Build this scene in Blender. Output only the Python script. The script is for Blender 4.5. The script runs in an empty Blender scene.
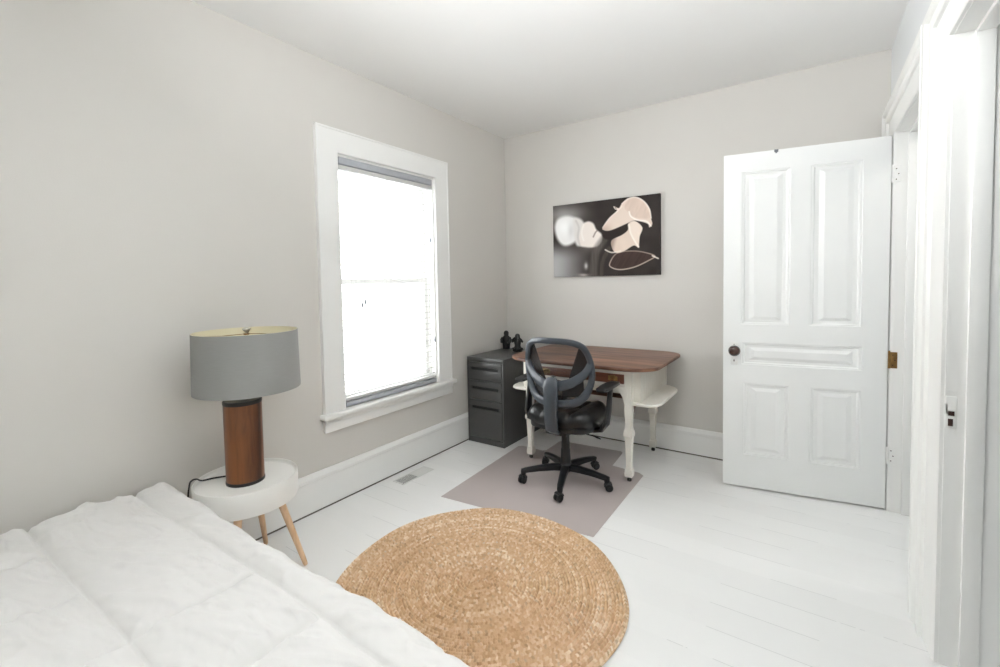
import bpy, bmesh, math, random
import numpy as np
from mathutils import Vector, Matrix

SC = bpy.context.scene
COL = SC.collection
PI = math.pi
rnd = random.Random(7)

# ------------------------------------------------------------------ materials
def lin(c):
    c = c / 255.0
    return c / 12.92 if c <= 0.04045 else ((c + 0.055) / 1.055) ** 2.4

def rgb(r, g, b):
    return (lin(r), lin(g), lin(b), 1.0)

def mat(name, col, rough=0.5, metal=0.0, var=0.0, vscale=8.0, bump=0.0, bscale=60.0, stretch=(1, 1, 1), spec=None, sheen=0.0, coat=0.0):
    m = bpy.data.materials.new(name)
    m.use_nodes = True
    nt = m.node_tree
    b = nt.nodes['Principled BSDF']
    b.inputs['Base Color'].default_value = col
    b.inputs['Roughness'].default_value = rough
    b.inputs['Metallic'].default_value = metal
    if spec is not None:
        b.inputs['Specular IOR Level'].default_value = spec
    if sheen:
        b.inputs['Sheen Weight'].default_value = sheen
    if coat:
        b.inputs['Coat Weight'].default_value = coat
        b.inputs['Coat Roughness'].default_value = 0.2
    tc = nt.nodes.new('ShaderNodeTexCoord')
    mp = nt.nodes.new('ShaderNodeMapping')
    mp.inputs['Scale'].default_value = stretch
    nt.links.new(tc.outputs['Object'], mp.inputs['Vector'])
    if var > 0:
        n = nt.nodes.new('ShaderNodeTexNoise')
        n.inputs['Scale'].default_value = vscale
        n.inputs['Detail'].default_value = 5
        nt.links.new(mp.outputs[0], n.inputs['Vector'])
        r = nt.nodes.new('ShaderNodeValToRGB')
        r.color_ramp.elements[0].position = 0.3
        r.color_ramp.elements[1].position = 0.7
        r.color_ramp.elements[0].color = tuple(c * (1 - var) for c in col[:3]) + (1,)
        r.color_ramp.elements[1].color = tuple(min(1, c * (1 + var)) for c in col[:3]) + (1,)
        nt.links.new(n.outputs['Fac'], r.inputs['Fac'])
        nt.links.new(r.outputs['Color'], b.inputs['Base Color'])
    if bump > 0:
        n2 = nt.nodes.new('ShaderNodeTexNoise')
        n2.inputs['Scale'].default_value = bscale
        n2.inputs['Detail'].default_value = 4
        nt.links.new(mp.outputs[0], n2.inputs['Vector'])
        bp = nt.nodes.new('ShaderNodeBump')
        bp.inputs['Strength'].default_value = bump
        bp.inputs['Distance'].default_value = 0.002
        nt.links.new(n2.outputs['Fac'], bp.inputs['Height'])
        nt.links.new(bp.outputs['Normal'], b.inputs['Normal'])
    return m

def wood(name, dark, light, scale=6.0, axis='X', rough=0.4, rings=True, distort=6.0):
    m = bpy.data.materials.new(name)
    m.use_nodes = True
    nt = m.node_tree
    b = nt.nodes['Principled BSDF']
    b.inputs['Roughness'].default_value = rough
    tc = nt.nodes.new('ShaderNodeTexCoord')
    mp = nt.nodes.new('ShaderNodeMapping')
    s = {'X': (0.12, 1, 1), 'Y': (1, 0.12, 1), 'Z': (1, 1, 0.12)}[axis]
    mp.inputs['Scale'].default_value = s
    nt.links.new(tc.outputs['Object'], mp.inputs['Vector'])
    n = nt.nodes.new('ShaderNodeTexNoise')
    n.inputs['Scale'].default_value = scale * 8
    n.inputs['Detail'].default_value = 8
    n.inputs['Distortion'].default_value = 0.6
    nt.links.new(mp.outputs[0], n.inputs['Vector'])
    r = nt.nodes.new('ShaderNodeValToRGB')
    r.color_ramp.elements[0].position = 0.35
    r.color_ramp.elements[1].position = 0.66
    r.color_ramp.elements[0].color = dark
    r.color_ramp.elements[1].color = light
    if rings:
        w = nt.nodes.new('ShaderNodeTexWave')
        w.bands_direction = 'Y' if axis != 'Y' else 'X'
        w.inputs['Scale'].default_value = scale
        w.inputs['Distortion'].default_value = distort
        w.inputs['Detail'].default_value = 3
        nt.links.new(mp.outputs[0], w.inputs['Vector'])
        mx = nt.nodes.new('ShaderNodeMix')
        mx.data_type = 'FLOAT'
        mx.inputs[0].default_value = 0.35
        nt.links.new(n.outputs['Fac'], mx.inputs[2])
        nt.links.new(w.outputs['Fac'], mx.inputs[3])
        nt.links.new(mx.outputs[0], r.inputs['Fac'])
    else:
        nt.links.new(n.outputs['Fac'], r.inputs['Fac'])
    nt.links.new(r.outputs['Color'], b.inputs['Base Color'])
    bp = nt.nodes.new('ShaderNodeBump')
    bp.inputs['Strength'].default_value = 0.12
    bp.inputs['Distance'].default_value = 0.001
    nt.links.new(n.outputs['Fac'], bp.inputs['Height'])
    nt.links.new(bp.outputs['Normal'], b.inputs['Normal'])
    return m

def attr_mat(name, rough=0.8, attr='Col', spec=0.3):
    m = bpy.data.materials.new(name)
    m.use_nodes = True
    nt = m.node_tree
    b = nt.nodes['Principled BSDF']
    b.inputs['Roughness'].default_value = rough
    b.inputs['Specular IOR Level'].default_value = spec
    a = nt.nodes.new('ShaderNodeAttribute')
    a.attribute_name = attr
    nt.links.new(a.outputs['Color'], b.inputs['Base Color'])
    return m

def floor_mat():
    m = bpy.data.materials.new('painted floorboards')
    m.use_nodes = True
    nt = m.node_tree
    L = nt.links
    b = nt.nodes['Principled BSDF']
    b.inputs['Roughness'].default_value = 0.34
    tc = nt.nodes.new('ShaderNodeTexCoord')
    sx = nt.nodes.new('ShaderNodeSeparateXYZ')
    L.new(tc.outputs['Object'], sx.inputs[0])
    # board seams run along x, boards about 14.5 cm wide
    def math_(op, a, bv=None, c=None):
        n = nt.nodes.new('ShaderNodeMath'); n.operation = op
        for i, v in enumerate((a, bv, c)):
            if v is None: continue
            if isinstance(v, (int, float)): n.inputs[i].default_value = v
            else: L.new(v, n.inputs[i])
        return n.outputs[0]
    t = math_('DIVIDE', math_('ADD', sx.outputs['Y'], 1.592 + 14.5), 0.145)
    fr = math_('FRACT', t)
    d = math_('MINIMUM', fr, math_('SUBTRACT', 1.0, fr))      # 0 at the seam
    seam = math_('LESS_THAN', d, 0.010)
    idx = math_('FLOOR', t)
    wn = nt.nodes.new('ShaderNodeTexWhiteNoise'); wn.noise_dimensions = '1D'
    L.new(idx, wn.inputs['W'])
    n = nt.nodes.new('ShaderNodeTexNoise'); n.inputs['Scale'].default_value = 2.5; n.inputs['Detail'].default_value = 4
    L.new(tc.outputs['Object'], n.inputs['Vector'])
    # seams come and go along their length where the paint has filled them
    gate = math_('GREATER_THAN', n.outputs['Fac'], 0.53)
    sm = math_('MULTIPLY', math_('MULTIPLY', seam, gate), 0.20)
    base = math_('ADD', 0.965, math_('MULTIPLY', wn.outputs['Value'], 0.035))
    val = math_('SUBTRACT', base, sm)
    mx = nt.nodes.new('ShaderNodeMix'); mx.data_type = 'RGBA'; mx.blend_type = 'MULTIPLY'
    mx.inputs[0].default_value = 1.0
    mx.inputs[6].default_value = rgb(241, 241, 240)
    cb = nt.nodes.new('ShaderNodeCombineColor')
    for i in range(3): L.new(val, cb.inputs[i])
    L.new(cb.outputs[0], mx.inputs[7])
    L.new(mx.outputs[2], b.inputs['Base Color'])
    bp = nt.nodes.new('ShaderNodeBump'); bp.inputs['Strength'].default_value = 0.25; bp.inputs['Distance'].default_value = 0.002
    n3 = nt.nodes.new('ShaderNodeTexNoise'); n3.inputs['Scale'].default_value = 9; n3.inputs['Detail'].default_value = 5
    mp = nt.nodes.new('ShaderNodeMapping'); mp.inputs['Scale'].default_value = (0.3, 2, 1)
    L.new(tc.outputs['Object'], mp.inputs[0]); L.new(mp.outputs[0], n3.inputs['Vector'])
    h = math_('SUBTRACT', n3.outputs['Fac'], math_('MULTIPLY', seam, 0.8))
    L.new(h, bp.inputs['Height']); L.new(bp.outputs['Normal'], b.inputs['Normal'])
    return m

def glass_mat():
    m = bpy.data.materials.new('window glass')
    m.use_nodes = True
    nt = m.node_tree
    nt.nodes.remove(nt.nodes['Principled BSDF'])
    out = nt.nodes['Material Output']
    t = nt.nodes.new('ShaderNodeBsdfTransparent'); t.inputs[0].default_value = (0.97, 0.98, 0.98, 1)
    g = nt.nodes.new('ShaderNodeBsdfGlossy'); g.inputs['Roughness'].default_value = 0.02
    mx = nt.nodes.new('ShaderNodeMixShader'); mx.inputs[0].default_value = 0.05
    nt.links.new(t.outputs[0], mx.inputs[1]); nt.links.new(g.outputs[0], mx.inputs[2])
    nt.links.new(mx.outputs[0], out.inputs[0])
    return m

def mesh_fabric(name, col, see):
    """a see-through knitted mesh: only part of the light passes"""
    m = bpy.data.materials.new(name)
    m.use_nodes = True
    nt = m.node_tree
    out = nt.nodes['Material Output']
    b = nt.nodes['Principled BSDF']
    b.inputs['Base Color'].default_value = col
    b.inputs['Roughness'].default_value = 0.6
    t = nt.nodes.new('ShaderNodeBsdfTransparent')
    mx = nt.nodes.new('ShaderNodeMixShader')
    mx.inputs[0].default_value = see
    nt.links.new(b.outputs[0], mx.inputs[1]); nt.links.new(t.outputs[0], mx.inputs[2])
    nt.links.new(mx.outputs[0], out.inputs[0])
    return m

M = {}
M['wall'] = mat('warm grey wall paint', rgb(209, 206, 201), 0.62, var=0.012, vscale=1.5, bump=0.12, bscale=180)
M['wall_white'] = mat('white wall paint', rgb(226, 228, 229), 0.6, bump=0.1, bscale=180)
M['ceil'] = mat('white ceiling paint', rgb(240, 240, 239), 0.75, bump=0.1, bscale=120)
M['hall'] = mat('pale grey hall paint', rgb(205, 210, 213), 0.6, bump=0.1, bscale=160)
M['trim'] = mat('white trim paint', rgb(236, 236, 234), 0.38, var=0.01, vscale=5, bump=0.05, bscale=90)
M['door'] = mat('white door paint', rgb(236, 237, 236), 0.36, var=0.01, vscale=4, bump=0.06, bscale=70)
M['floor'] = floor_mat()
M['glass'] = glass_mat()
M['blind_white'] = mat('white blind slat', rgb(200, 200, 198), 0.45)
M['blind_grey'] = mat('grey blind rail', rgb(172, 175, 181), 0.4, var=0.03, vscale=30)
M['cord'] = mat('pale blind cord', rgb(205, 205, 202), 0.7)
M['tassel'] = mat('grey tassel plastic', rgb(120, 124, 135), 0.5)
M['steel'] = mat('charcoal enamelled steel', rgb(75, 75, 75), 0.30, var=0.03, vscale=60, stretch=(1, 1, 1), bump=0.05, bscale=300)
M['steel_dark'] = mat('dark steel recess', rgb(24, 25, 26), 0.5)
M['figure'] = mat('black glazed ceramic', rgb(14, 14, 16), 0.3, var=0.2, vscale=40)
M['canvas_edge'] = mat('dark canvas edge', rgb(48, 42, 38), 0.8)
M['desk_white'] = mat('cream chalk paint', rgb(232, 229, 221), 0.5, var=0.03, vscale=14, bump=0.08, bscale=60)
M['desk_wood'] = wood('worn walnut top', rgb(84, 50, 36), rgb(150, 108, 84), 2.2, 'X', 0.40, rings=False)
M['drawer_wood'] = wood('walnut drawer face', rgb(110, 64, 44), rgb(160, 102, 74), 6.0, 'X', 0.4)
M['brown_rail'] = wood('bare brown rail', rgb(60, 36, 26), rgb(104, 66, 48), 5.0, 'X', 0.6, rings=False)
M['brass'] = mat('aged brass', rgb(140, 108, 66), 0.42, 0.8, var=0.15, vscale=50)
M['pull'] = mat('dark brass pull', rgb(165, 135, 88), 0.3, 0.9, var=0.2, vscale=80)
M['nickel'] = mat('brushed nickel', rgb(190, 186, 175), 0.3, 0.9)
M['caster_dark'] = mat('dark caster', rgb(45, 42, 40), 0.5)
M['chair_frame'] = mat('dark grey chair plastic', rgb(62, 68, 76), 0.30, var=0.05, vscale=30, bump=0.1, bscale=400)
M['chair_black'] = mat('black chair plastic', rgb(24, 25, 28), 0.35, bump=0.12, bscale=300)
M['leather'] = mat('black seat leather', rgb(17, 18, 21), 0.28, var=0.1, vscale=20, bump=0.15, bscale=120)
M['mesh'] = mesh_fabric('black see-through back mesh', rgb(30, 30, 33), 0.62)
M['mesh_dense'] = mesh_fabric('black side mesh', rgb(14, 14, 16), 0.10)
M['mat'] = mat('taupe tinted vinyl mat', rgb(184, 174, 172), 0.30, var=0.02, vscale=3, bump=0.05, bscale=150)
M['jute'] = attr_mat('braided jute', 0.9)
M['picture'] = attr_mat('printed canvas', 0.55, spec=0.25)
M['duvet'] = mat('white cotton quilt', rgb(219, 218, 216), 0.85, bump=0.12, bscale=500, sheen=0.15)
M['sheet'] = mat('white mattress ticking', rgb(232, 230, 225), 0.9)
M['bedframe'] = mat('black metal bed frame', rgb(34, 34, 36), 0.45)
M['tray'] = mat('white lacquered table', rgb(236, 236, 233), 0.3, bump=0.02)
M['beech'] = wood('pale beech legs', rgb(214, 176, 138), rgb(236, 204, 168), 5.0, 'Z', 0.5, rings=False)
M['lamp_wood'] = wood('dark stained oak', rgb(66, 33, 15), rgb(126, 76, 40), 4.5, 'Z', 0.32, distort=12)
M['black'] = mat('black plastic', rgb(20, 20, 22), 0.4)
M['shade'] = mat('grey linen shade', rgb(143, 143, 141), 0.85, var=0.03, vscale=30, stretch=(1, 1, 14), bump=0.2, bscale=500)
M['shade_in'] = mat('cream shade lining', rgb(225, 218, 190), 0.8)
M['knob'] = mat('dark brown knob', rgb(62, 36, 30), 0.18, coat=0.6)
M['vent'] = mat('white enamelled vent', rgb(222, 222, 220), 0.45)
M['vent_dark'] = mat('dark grey vent steel', rgb(100, 102, 104), 0.55)  # dark grey damper in the near half of the vent
M['hook'] = mat('grey felt pad', rgb(120, 124, 130), 0.7)
M['hole'] = mat('dark lock mortise', rgb(60, 32, 24), 0.6)
M['gap'] = mat('painted baseboard shade', rgb(104, 99, 93), 0.9)  # dark colour painting the shade line below the baseboards
M['bounce_ground'] = mat('pale ground outside', rgb(232, 234, 238), 0.9)  # ground colour set pale to bounce light up at the ceiling

# ------------------------------------------------------------------ builders
class MB:
    def __init__(self):
        self.bm = bmesh.new()
    def _merge(self, tmp, mi=0, M4=None):
        if M4 is not None:
            bmesh.ops.transform(tmp, matrix=M4, verts=tmp.verts[:])
        for f in tmp.faces: f.material_index = mi
        me = bpy.data.meshes.new('_t'); tmp.to_mesh(me); tmp.free()
        self.bm.from_mesh(me); bpy.data.meshes.remove(me)
    def box(self, x0, x1, y0, y1, z0, z1, bev=0.0, mi=0, seg=2, M4=None):
        t = bmesh.new()
        bmesh.ops.create_cube(t, size=1.0)
        for v in t.verts:
            v.co = Vector((x0 + (v.co.x + .5) * (x1 - x0), y0 + (v.co.y + .5) * (y1 - y0), z0 + (v.co.z + .5) * (z1 - z0)))
        if bev > 0:
            bmesh.ops.bevel(t, geom=t.edges[:], offset=bev, segments=seg, affect='EDGES', profile=0.5)
        self._merge(t, mi, M4); return self
    def lathe(self, prof, cx=0, cy=0, n=32, mi=0, M4=None, sx=1, sy=1, a0=0.0):
        """prof: list of (r, z), top and bottom closed when r is 0"""
        t = bmesh.new(); rings = []
        for r, z in prof:
            if r <= 1e-6: rings.append([t.verts.new((cx, cy, z))])
            else: rings.append([t.verts.new((cx + sx * r * math.cos(a0 + 2 * PI * i / n), cy + sy * r * math.sin(a0 + 2 * PI * i / n), z)) for i in range(n)])
        for a, b in zip(rings[:-1], rings[1:]):
            for i in range(n):
                j = (i + 1) % n
                if len(a) == 1 and len(b) == 1: continue
                if len(a) == 1: t.faces.new((a[0], b[i], b[j]))
                elif len(b) == 1: t.faces.new((a[i], b[0], a[j]))
                else: t.faces.new((a[i], b[i], b[j], a[j]))
        bmesh.ops.recalc_face_normals(t, faces=t.faces[:])
        self._merge(t, mi, M4); return self
    def sweep(self, pts, w, h, mi=0, n=12, up=(0, 0, 1), power=2.0, closed=False, M4=None, caps=True):
        """sweep a (super)ellipse of half sizes w (sideways) and h (along up) along pts; w, h may be lists"""
        P = [Vector(p) for p in pts]; N = len(P)
        W = w if isinstance(w, (list, tuple)) else [w] * N
        H = h if isinstance(h, (list, tuple)) else [h] * N
        t = bmesh.new(); rings = []
        for i in range(N):
            if closed: d = P[(i + 1) % N] - P[i - 1]
            else: d = P[min(i + 1, N - 1)] - P[max(i - 1, 0)]
            d.normalize()
            u = Vector(up[i] if isinstance(up, list) else up)
            s = d.cross(u)
            if s.length < 1e-4: s = d.cross(Vector((0, 1, 0)))
            s.normalize(); u2 = s.cross(d).normalized()
            ring = []
            for k in range(n):
                a = 2 * PI * k / n
                c, q = math.cos(a), math.sin(a)
                c = math.copysign(abs(c) ** (2 / power), c); q = math.copysign(abs(q) ** (2 / power), q)
                ring.append(t.verts.new(P[i] + s * (W[i] * c) + u2 * (H[i] * q)))
            rings.append(ring)
        pairs = list(zip(rings[:-1], rings[1:])) + ([(rings[-1], rings[0])] if closed else [])
        for a, b in pairs:
            for k in range(n):
                j = (k + 1) % n
                t.faces.new((a[k], a[j], b[j], b[k]))
        if not closed and caps:
            t.faces.new(rings[0]); t.faces.new(rings[-1])
        bmesh.ops.recalc_face_normals(t, faces=t.faces[:])
        self._merge(t, mi, M4); return self
    def prism(self, poly, z0, z1, bev=0.0, mi=0, M4=None, seg=2):
        """poly in (x, y), extruded z0..z1"""
        t = bmesh.new()
        vs = [t.verts.new((x, y, z0)) for x, y in poly]
        f = t.faces.new(vs)
        r = bmesh.ops.extrude_face_region(t, geom=[f])
        for v in [g for g in r['geom'] if isinstance(g, bmesh.types.BMVert)]: v.co.z = z1
        bmesh.ops.recalc_face_normals(t, faces=t.faces[:])
        if bev > 0:
            ed = [e for e in t.edges if abs(e.verts[0].co.z - e.verts[1].co.z) < 1e-6]
            bmesh.ops.bevel(t, geom=ed, offset=bev, segments=seg, affect='EDGES', profile=0.5)
        self._merge(t, mi, M4); return self
    def frame_sweep(self, prof, path):
        """prof: list of profile keys; path(j, key) -> point; builds a strip along path steps"""
        t = bmesh.new(); rings = []
        for j in range(path.n):
            rings.append([t.verts.new(path(j, k)) for k in prof])
        for a, b in zip(rings[:-1], rings[1:]):
            for k in range(len(prof) - 1):
                t.faces.new((a[k], a[k + 1], b[k + 1], b[k]))
        for r in (rings[0], rings[-1]):
            t.faces.new(r)
        bmesh.ops.recalc_face_normals(t, faces=t.faces[:])
        self._merge(t, 0); return self
    def faces(self, verts, faces, mi=0):
        t = bmesh.new(); vs = [t.verts.new(v) for v in verts]
        for f in faces: t.faces.new([vs[i] for i in f])
        bmesh.ops.recalc_face_normals(t, faces=t.faces[:])
        self._merge(t, mi); return self
    def build(self, name, mats, parent=None, loc=(0, 0, 0), rot=(0, 0, 0), smooth=35):
        me = bpy.data.meshes.new(name)
        self.bm.to_mesh(me); self.bm.free()
        for m in (mats if isinstance(mats, (list, tuple)) else [mats]): me.materials.append(m)
        if smooth:
            me.polygons.foreach_set('use_smooth', [True] * len(me.polygons))
            me.update()
            me.set_sharp_from_angle(angle=math.radians(smooth))
        o = bpy.data.objects.new(name, me); COL.objects.link(o)
        o.location = loc; o.rotation_euler = rot
        if parent is not None: o.parent = parent
        return o

def empty(name, loc=(0, 0, 0), rz=0.0):
    o = bpy.data.objects.new(name, None); COL.objects.link(o)
    o.location = loc; o.rotation_euler = (0, 0, rz); o.empty_display_size = 0.1
    return o

def tag(o, label=None, cat=None, group=None, kind=None):
    if label: o['label'] = label
    if cat: o['category'] = cat
    if group: o['group'] = group
    if kind: o['kind'] = kind
    return o

def struct(o, label=None):
    o['kind'] = 'structure'
    if label: o['label'] = label
    return o

def subsurf(o, lv=2):
    m = o.modifiers.new('sub', 'SUBSURF'); m.levels = lv; m.render_levels = lv
    return o

# value noise for cloth and fibres
def vnoise(x, y, seed):
    rs = np.random.RandomState(seed)
    tab = rs.rand(256, 256)
    xi = np.floor(x).astype(int); yi = np.floor(y).astype(int)
    fx = x - xi; fy = y - yi
    fx = fx * fx * (3 - 2 * fx); fy = fy * fy * (3 - 2 * fy)
    g = lambda a, b: tab[a % 256, b % 256]
    return ((g(xi, yi) * (1 - fx) + g(xi + 1, yi) * fx) * (1 - fy) + (g(xi, yi + 1) * (1 - fx) + g(xi + 1, yi + 1) * fx) * fy) * 2 - 1

def grid_mesh(name, X, Y, Z, m, colors=None, wrap=False, parent=None):
    """X, Y, Z arrays of shape (a, b)"""
    a, b = X.shape
    co = np.stack([X, Y, Z], -1).reshape(-1, 3)
    ii, jj = np.meshgrid(np.arange(a - 1), np.arange(b if wrap else b - 1), indexing='ij')
    j2 = (jj + 1) % b
    q = np.stack([ii * b + jj, (ii + 1) * b + jj, (ii + 1) * b + j2, ii * b + j2], -1).reshape(-1, 4)
    me = bpy.data.meshes.new(name)
    me.vertices.add(len(co)); me.vertices.foreach_set('co', co.ravel().astype(np.float32))
    me.loops.add(q.size); me.loops.foreach_set('vertex_index', q.ravel().astype(np.int32))
    me.polygons.add(len(q)); me.polygons.foreach_set('loop_start', (np.arange(len(q)) * 4).astype(np.int32))
    me.update(calc_edges=True); me.validate()
    me.polygons.foreach_set('use_smooth', np.ones(len(me.polygons), bool))
    if colors is not None:
        at = me.color_attributes.new('Col', 'FLOAT_COLOR', 'POINT')
        c4 = np.concatenate([colors.reshape(-1, 3), np.ones((len(co), 1))], 1)
        at.data.foreach_set('color', c4.ravel().astype(np.float32))
    me.materials.append(m)
    o = bpy.data.objects.new(name, me); COL.objects.link(o)
    if parent is not None: o.parent = parent
    return o

# ------------------------------------------------------------------ dimensions
W = 2.708; H = 2.606; YR = -5.35; T = 0.13; HX = 3.95
# windows: opening sizes
WY0, WY1, WZ0, WZ1 = -1.81, -0.97, 0.545, 2.08
D1 = (-1.11, -0.30); D2 = (-2.33, -1.49); DZ = 2.055      # the two doorways in the right wall
RW0, RW1 = -4.95, -4.45                                    # unseen window added for light, further along the left wall

def wall_with_holes(axis, at0, at1, u0, u1, z0, z1, holes):
    """axis 'x': slab between x=at0..at1 running along y; axis 'y' the other way"""
    b = MB()
    us = sorted(set([u0, u1] + [h[0] for h in holes] + [h[1] for h in holes]))
    for a, c in zip(us[:-1], us[1:]):
        hs = [h for h in holes if h[0] <= a + 1e-6 and h[1] >= c - 1e-6]
        segs = [(z0, z1)] if not hs else [(z0, hs[0][2]), (hs[0][3], z1)]
        for s0, s1 in segs:
            if s1 - s0 < 1e-4: continue
            if axis == 'x': b.box(at0, at1, a, c, s0, s1)
            else: b.box(a, c, at0, at1, s0, s1)
    bmesh.ops.remove_doubles(b.bm, verts=b.bm.verts[:], dist=1e-5)
    return b

# ------------------------------------------------------------------ shell
struct(MB().box(-0.3, HX + .15, YR - .3, 0.2, -0.08, 0.0).build('floor', M['floor'], smooth=0), 'white painted floorboards')
struct(MB().box(-T, HX + .12, YR - T, T, H, H + .1).build('ceiling', M['ceil'], smooth=0), 'flat white ceiling')
struct(wall_with_holes('x', -T, 0.0, YR - T, T, 0, H, [(WY0, WY1, WZ0, WZ1), (RW0, RW1, WZ0, WZ1)]).build('wall_left', M['wall'], smooth=0), 'warm grey wall with the window')
struct(wall_with_holes('y', 0.0, T, 0.0, W, 0, H, []).build('wall_back', M['wall'], smooth=0), 'warm grey back wall behind the desk')
struct(wall_with_holes('x', W, W + T, YR, T, 0, H, [(D1[0], D1[1], 0, DZ), (D2[0], D2[1], 0, DZ)]).build('wall_right', M['wall_white'], smooth=0), 'white wall with two doorways')
struct(wall_with_holes('y', YR - T, YR, 0.0, W + T, 0, H, []).build('wall_rear', M['wall'], smooth=0), 'grey wall behind the bed')
struct(MB().box(HX, HX + .12, YR - T, T, 0, H).build('wall_hall', M['hall'], smooth=0), 'pale grey hall wall beyond the doorways')
struct(MB().box(W + T, HX, 0.0, T, 0, H).build('wall_hall_back', M['hall'], smooth=0))
struct(MB().box(W + T, HX, YR - T, YR, 0, H).build('wall_hall_rear', M['hall'], smooth=0))

# baseboards: profile (depth, height)
def baseboard(name, h, p0, p1, inward, label):
    """p0->p1 along the wall, inward = unit vector into the room"""
    prof = [(0.0, 0.010), (0.019, 0.010), (0.019, h - .045), (0.023, h - .040), (0.023, h - .024), (0.014, h - .012), (0.010, h - .003), (0.008, h), (0.0, h)]
    def path(j, k):
        p = p0 if j == 0 else p1
        return (p[0] + inward[0] * k[0], p[1] + inward[1] * k[0], k[1])
    class P:
        n = 2
        def __call__(self, j, k): return path(j, k)
    o = struct(MB().frame_sweep(prof, P()).build(name, M['trim'], smooth=30), label)
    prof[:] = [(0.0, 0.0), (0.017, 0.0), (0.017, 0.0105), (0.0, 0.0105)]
    MB().frame_sweep(prof + [prof[0]], P()).build('gap_shade_strip', M['gap'], o, smooth=0)  # dark strip painted in as the shade under the baseboard
    return o

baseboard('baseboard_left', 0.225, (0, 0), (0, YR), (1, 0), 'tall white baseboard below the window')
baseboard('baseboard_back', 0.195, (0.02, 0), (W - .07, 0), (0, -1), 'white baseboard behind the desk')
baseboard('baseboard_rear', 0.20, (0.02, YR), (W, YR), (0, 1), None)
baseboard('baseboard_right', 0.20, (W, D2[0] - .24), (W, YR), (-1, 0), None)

# ------------------------------------------------------------------ doorway casings (trims)
CAS = [(0.0, 0.0), (0.0, 0.014), (0.06, 0.020), (0.44, 0.026), (0.50, 0.026), (0.53, 0.036), (0.58, 0.040), (0.80, 0.035), (0.85, 0.043), (0.90, 0.047), (0.97, 0.047), (1.0, 0.043), (1.0, 0.0)]
def door_casing(name, y0, y1, wfar, wnear, label):
    wh = 0.155
    def path(j, k):
        t, d = k
        x = W - d
        if j == 0: return (x, y1 + t * wfar, 0.0)
        if j == 1: return (x, y1 + t * wfar, DZ + t * wh)
        if j == 2: return (x, y0 - t * wnear, DZ + t * wh)
        return (x, y0 - t * wnear, 0.0)
    class P:
        n = 4
        def __call__(self, j, k): return path(j, k)
    root = struct(empty(name, (0, 0, 0)), label)
    MB().frame_sweep(CAS, P()).build('door_casing', M['trim'], root, smooth=30)
    # jamb lining with stop
    j = MB()
    tt = 0.012
    for (yy, s) in ((y1, -1), (y0, 1)):
        ya, yb = sorted((yy, yy + s * tt * 0.0 + s * 0.002))
        j.box(W - .004, W + T + .006, min(yy, yy + s * .003), max(yy, yy + s * .003), 0, DZ)
        j.box(W + .044, W + .088, min(yy, yy + s * .015), max(yy, yy + s * .015), 0, DZ - .003, bev=.002)
    j.box(W - .004, W + T + .006, y0, y1, DZ - .003, DZ)
    j.box(W + .044, W + .088, y0 + .012, y1 - .012, DZ - .015, DZ - .002, bev=.002)
    j.build('door_jamb', M['trim'], root, smooth=30)
    # hall-side casing
    h = MB()
    for (a, b) in ((y1 + .005, y1 + .12), (y0 - .12, y0 - .005)):
        h.box(W + T, W + T + .02, a, b, 0, DZ + .12, bev=.003)
        h.box(W + T + .018, W + T + .03, a + .08 if a > y1 else a, b if a > y1 else b - .08, 0, DZ + .12, bev=.003)
    h.box(W + T, W + T + .02, y0, y1, DZ + .005, DZ + .12, bev=.003)
    h.build('hall_casing', M['trim'], root, smooth=30)
    return root

t1 = door_casing('trim_1', D1[0], D1[1], 0.215, 0.13, 'white moulded casing around the doorway with the open door')
t2 = door_casing('trim_2', D2[0], D2[1], 0.235, 0.235, 'white moulded casing of the nearer doorway at right edge')
sp = MB()
sp.box(W - .002, W + .024, D2[1] - .0062, D2[1] - .003, .80, .905, bev=.001)
sp.box(W + .004, W + .019, D2[1] - .0070, D2[1] - .0061, .842, .857, mi=1)
sp.box(W + .004, W + .016, D2[1] - .0070, D2[1] - .0061, .808, .832, mi=1)
sp.box(W - .006, W + .004, D2[1] - .0062, D2[1] - .0035, .845, .882, bev=.001)
spo = sp.build('strike_plate', [M['trim'], M['hole']], t2, smooth=30); spo['label'] = 'painted strike plate with two dark holes'

# ------------------------------------------------------------------ open panelled door
HXP = Vector((2.685, -0.303, 0.0)); DXP = Vector((1.8926, -0.4293, 0.0))
ang = math.atan2((DXP - HXP).y, (DXP - HXP).x); DL = (DXP - HXP).length
door = struct(empty('door_1', HXP, ang), 'white five-panel door standing open against the wall')
Z0, Z1 = 0.012, 2.04
panels = [(.118, .357, 1.015, 1.93), (.455, .705, 1.015, 1.93), (.112, .703, .770, .903), (.113, .352, .213, .655), (.455, .690, .213, .655)]
b = MB()
th = 0.036
# the leaf as one frame: grid cells that are not panels
us = sorted({0, DL} | {p[0] for p in panels} | {p[1] for p in panels})
zs = sorted({Z0, Z1} | {p[2] for p in panels} | {p[3] for p in panels})
tt = bmesh.new(); vd = {}
def gv(u, z, y):
    k = (round(u, 4), round(z, 4), round(y, 4))
    if k not in vd: vd[k] = tt.verts.new((u, y, z))
    return vd[k]
for ua, ub in zip(us[:-1], us[1:]):
    for za, zb in zip(zs[:-1], zs[1:]):
        uc, zc = (ua + ub) / 2, (za + zb) / 2
        if any(p[0] < uc < p[1] and p[2] < zc < p[3] for p in panels): continue
        tt.faces.new((gv(ua, za, 0), gv(ub, za, 0), gv(ub, zb, 0), gv(ua, zb, 0)))
        tt.faces.new((gv(ua, za, -th), gv(ub, za, -th), gv(ub, zb, -th), gv(ua, zb, -th)))
def quad(p, q, y0_, y1_, in0, in1, back=False):
    pass
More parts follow.
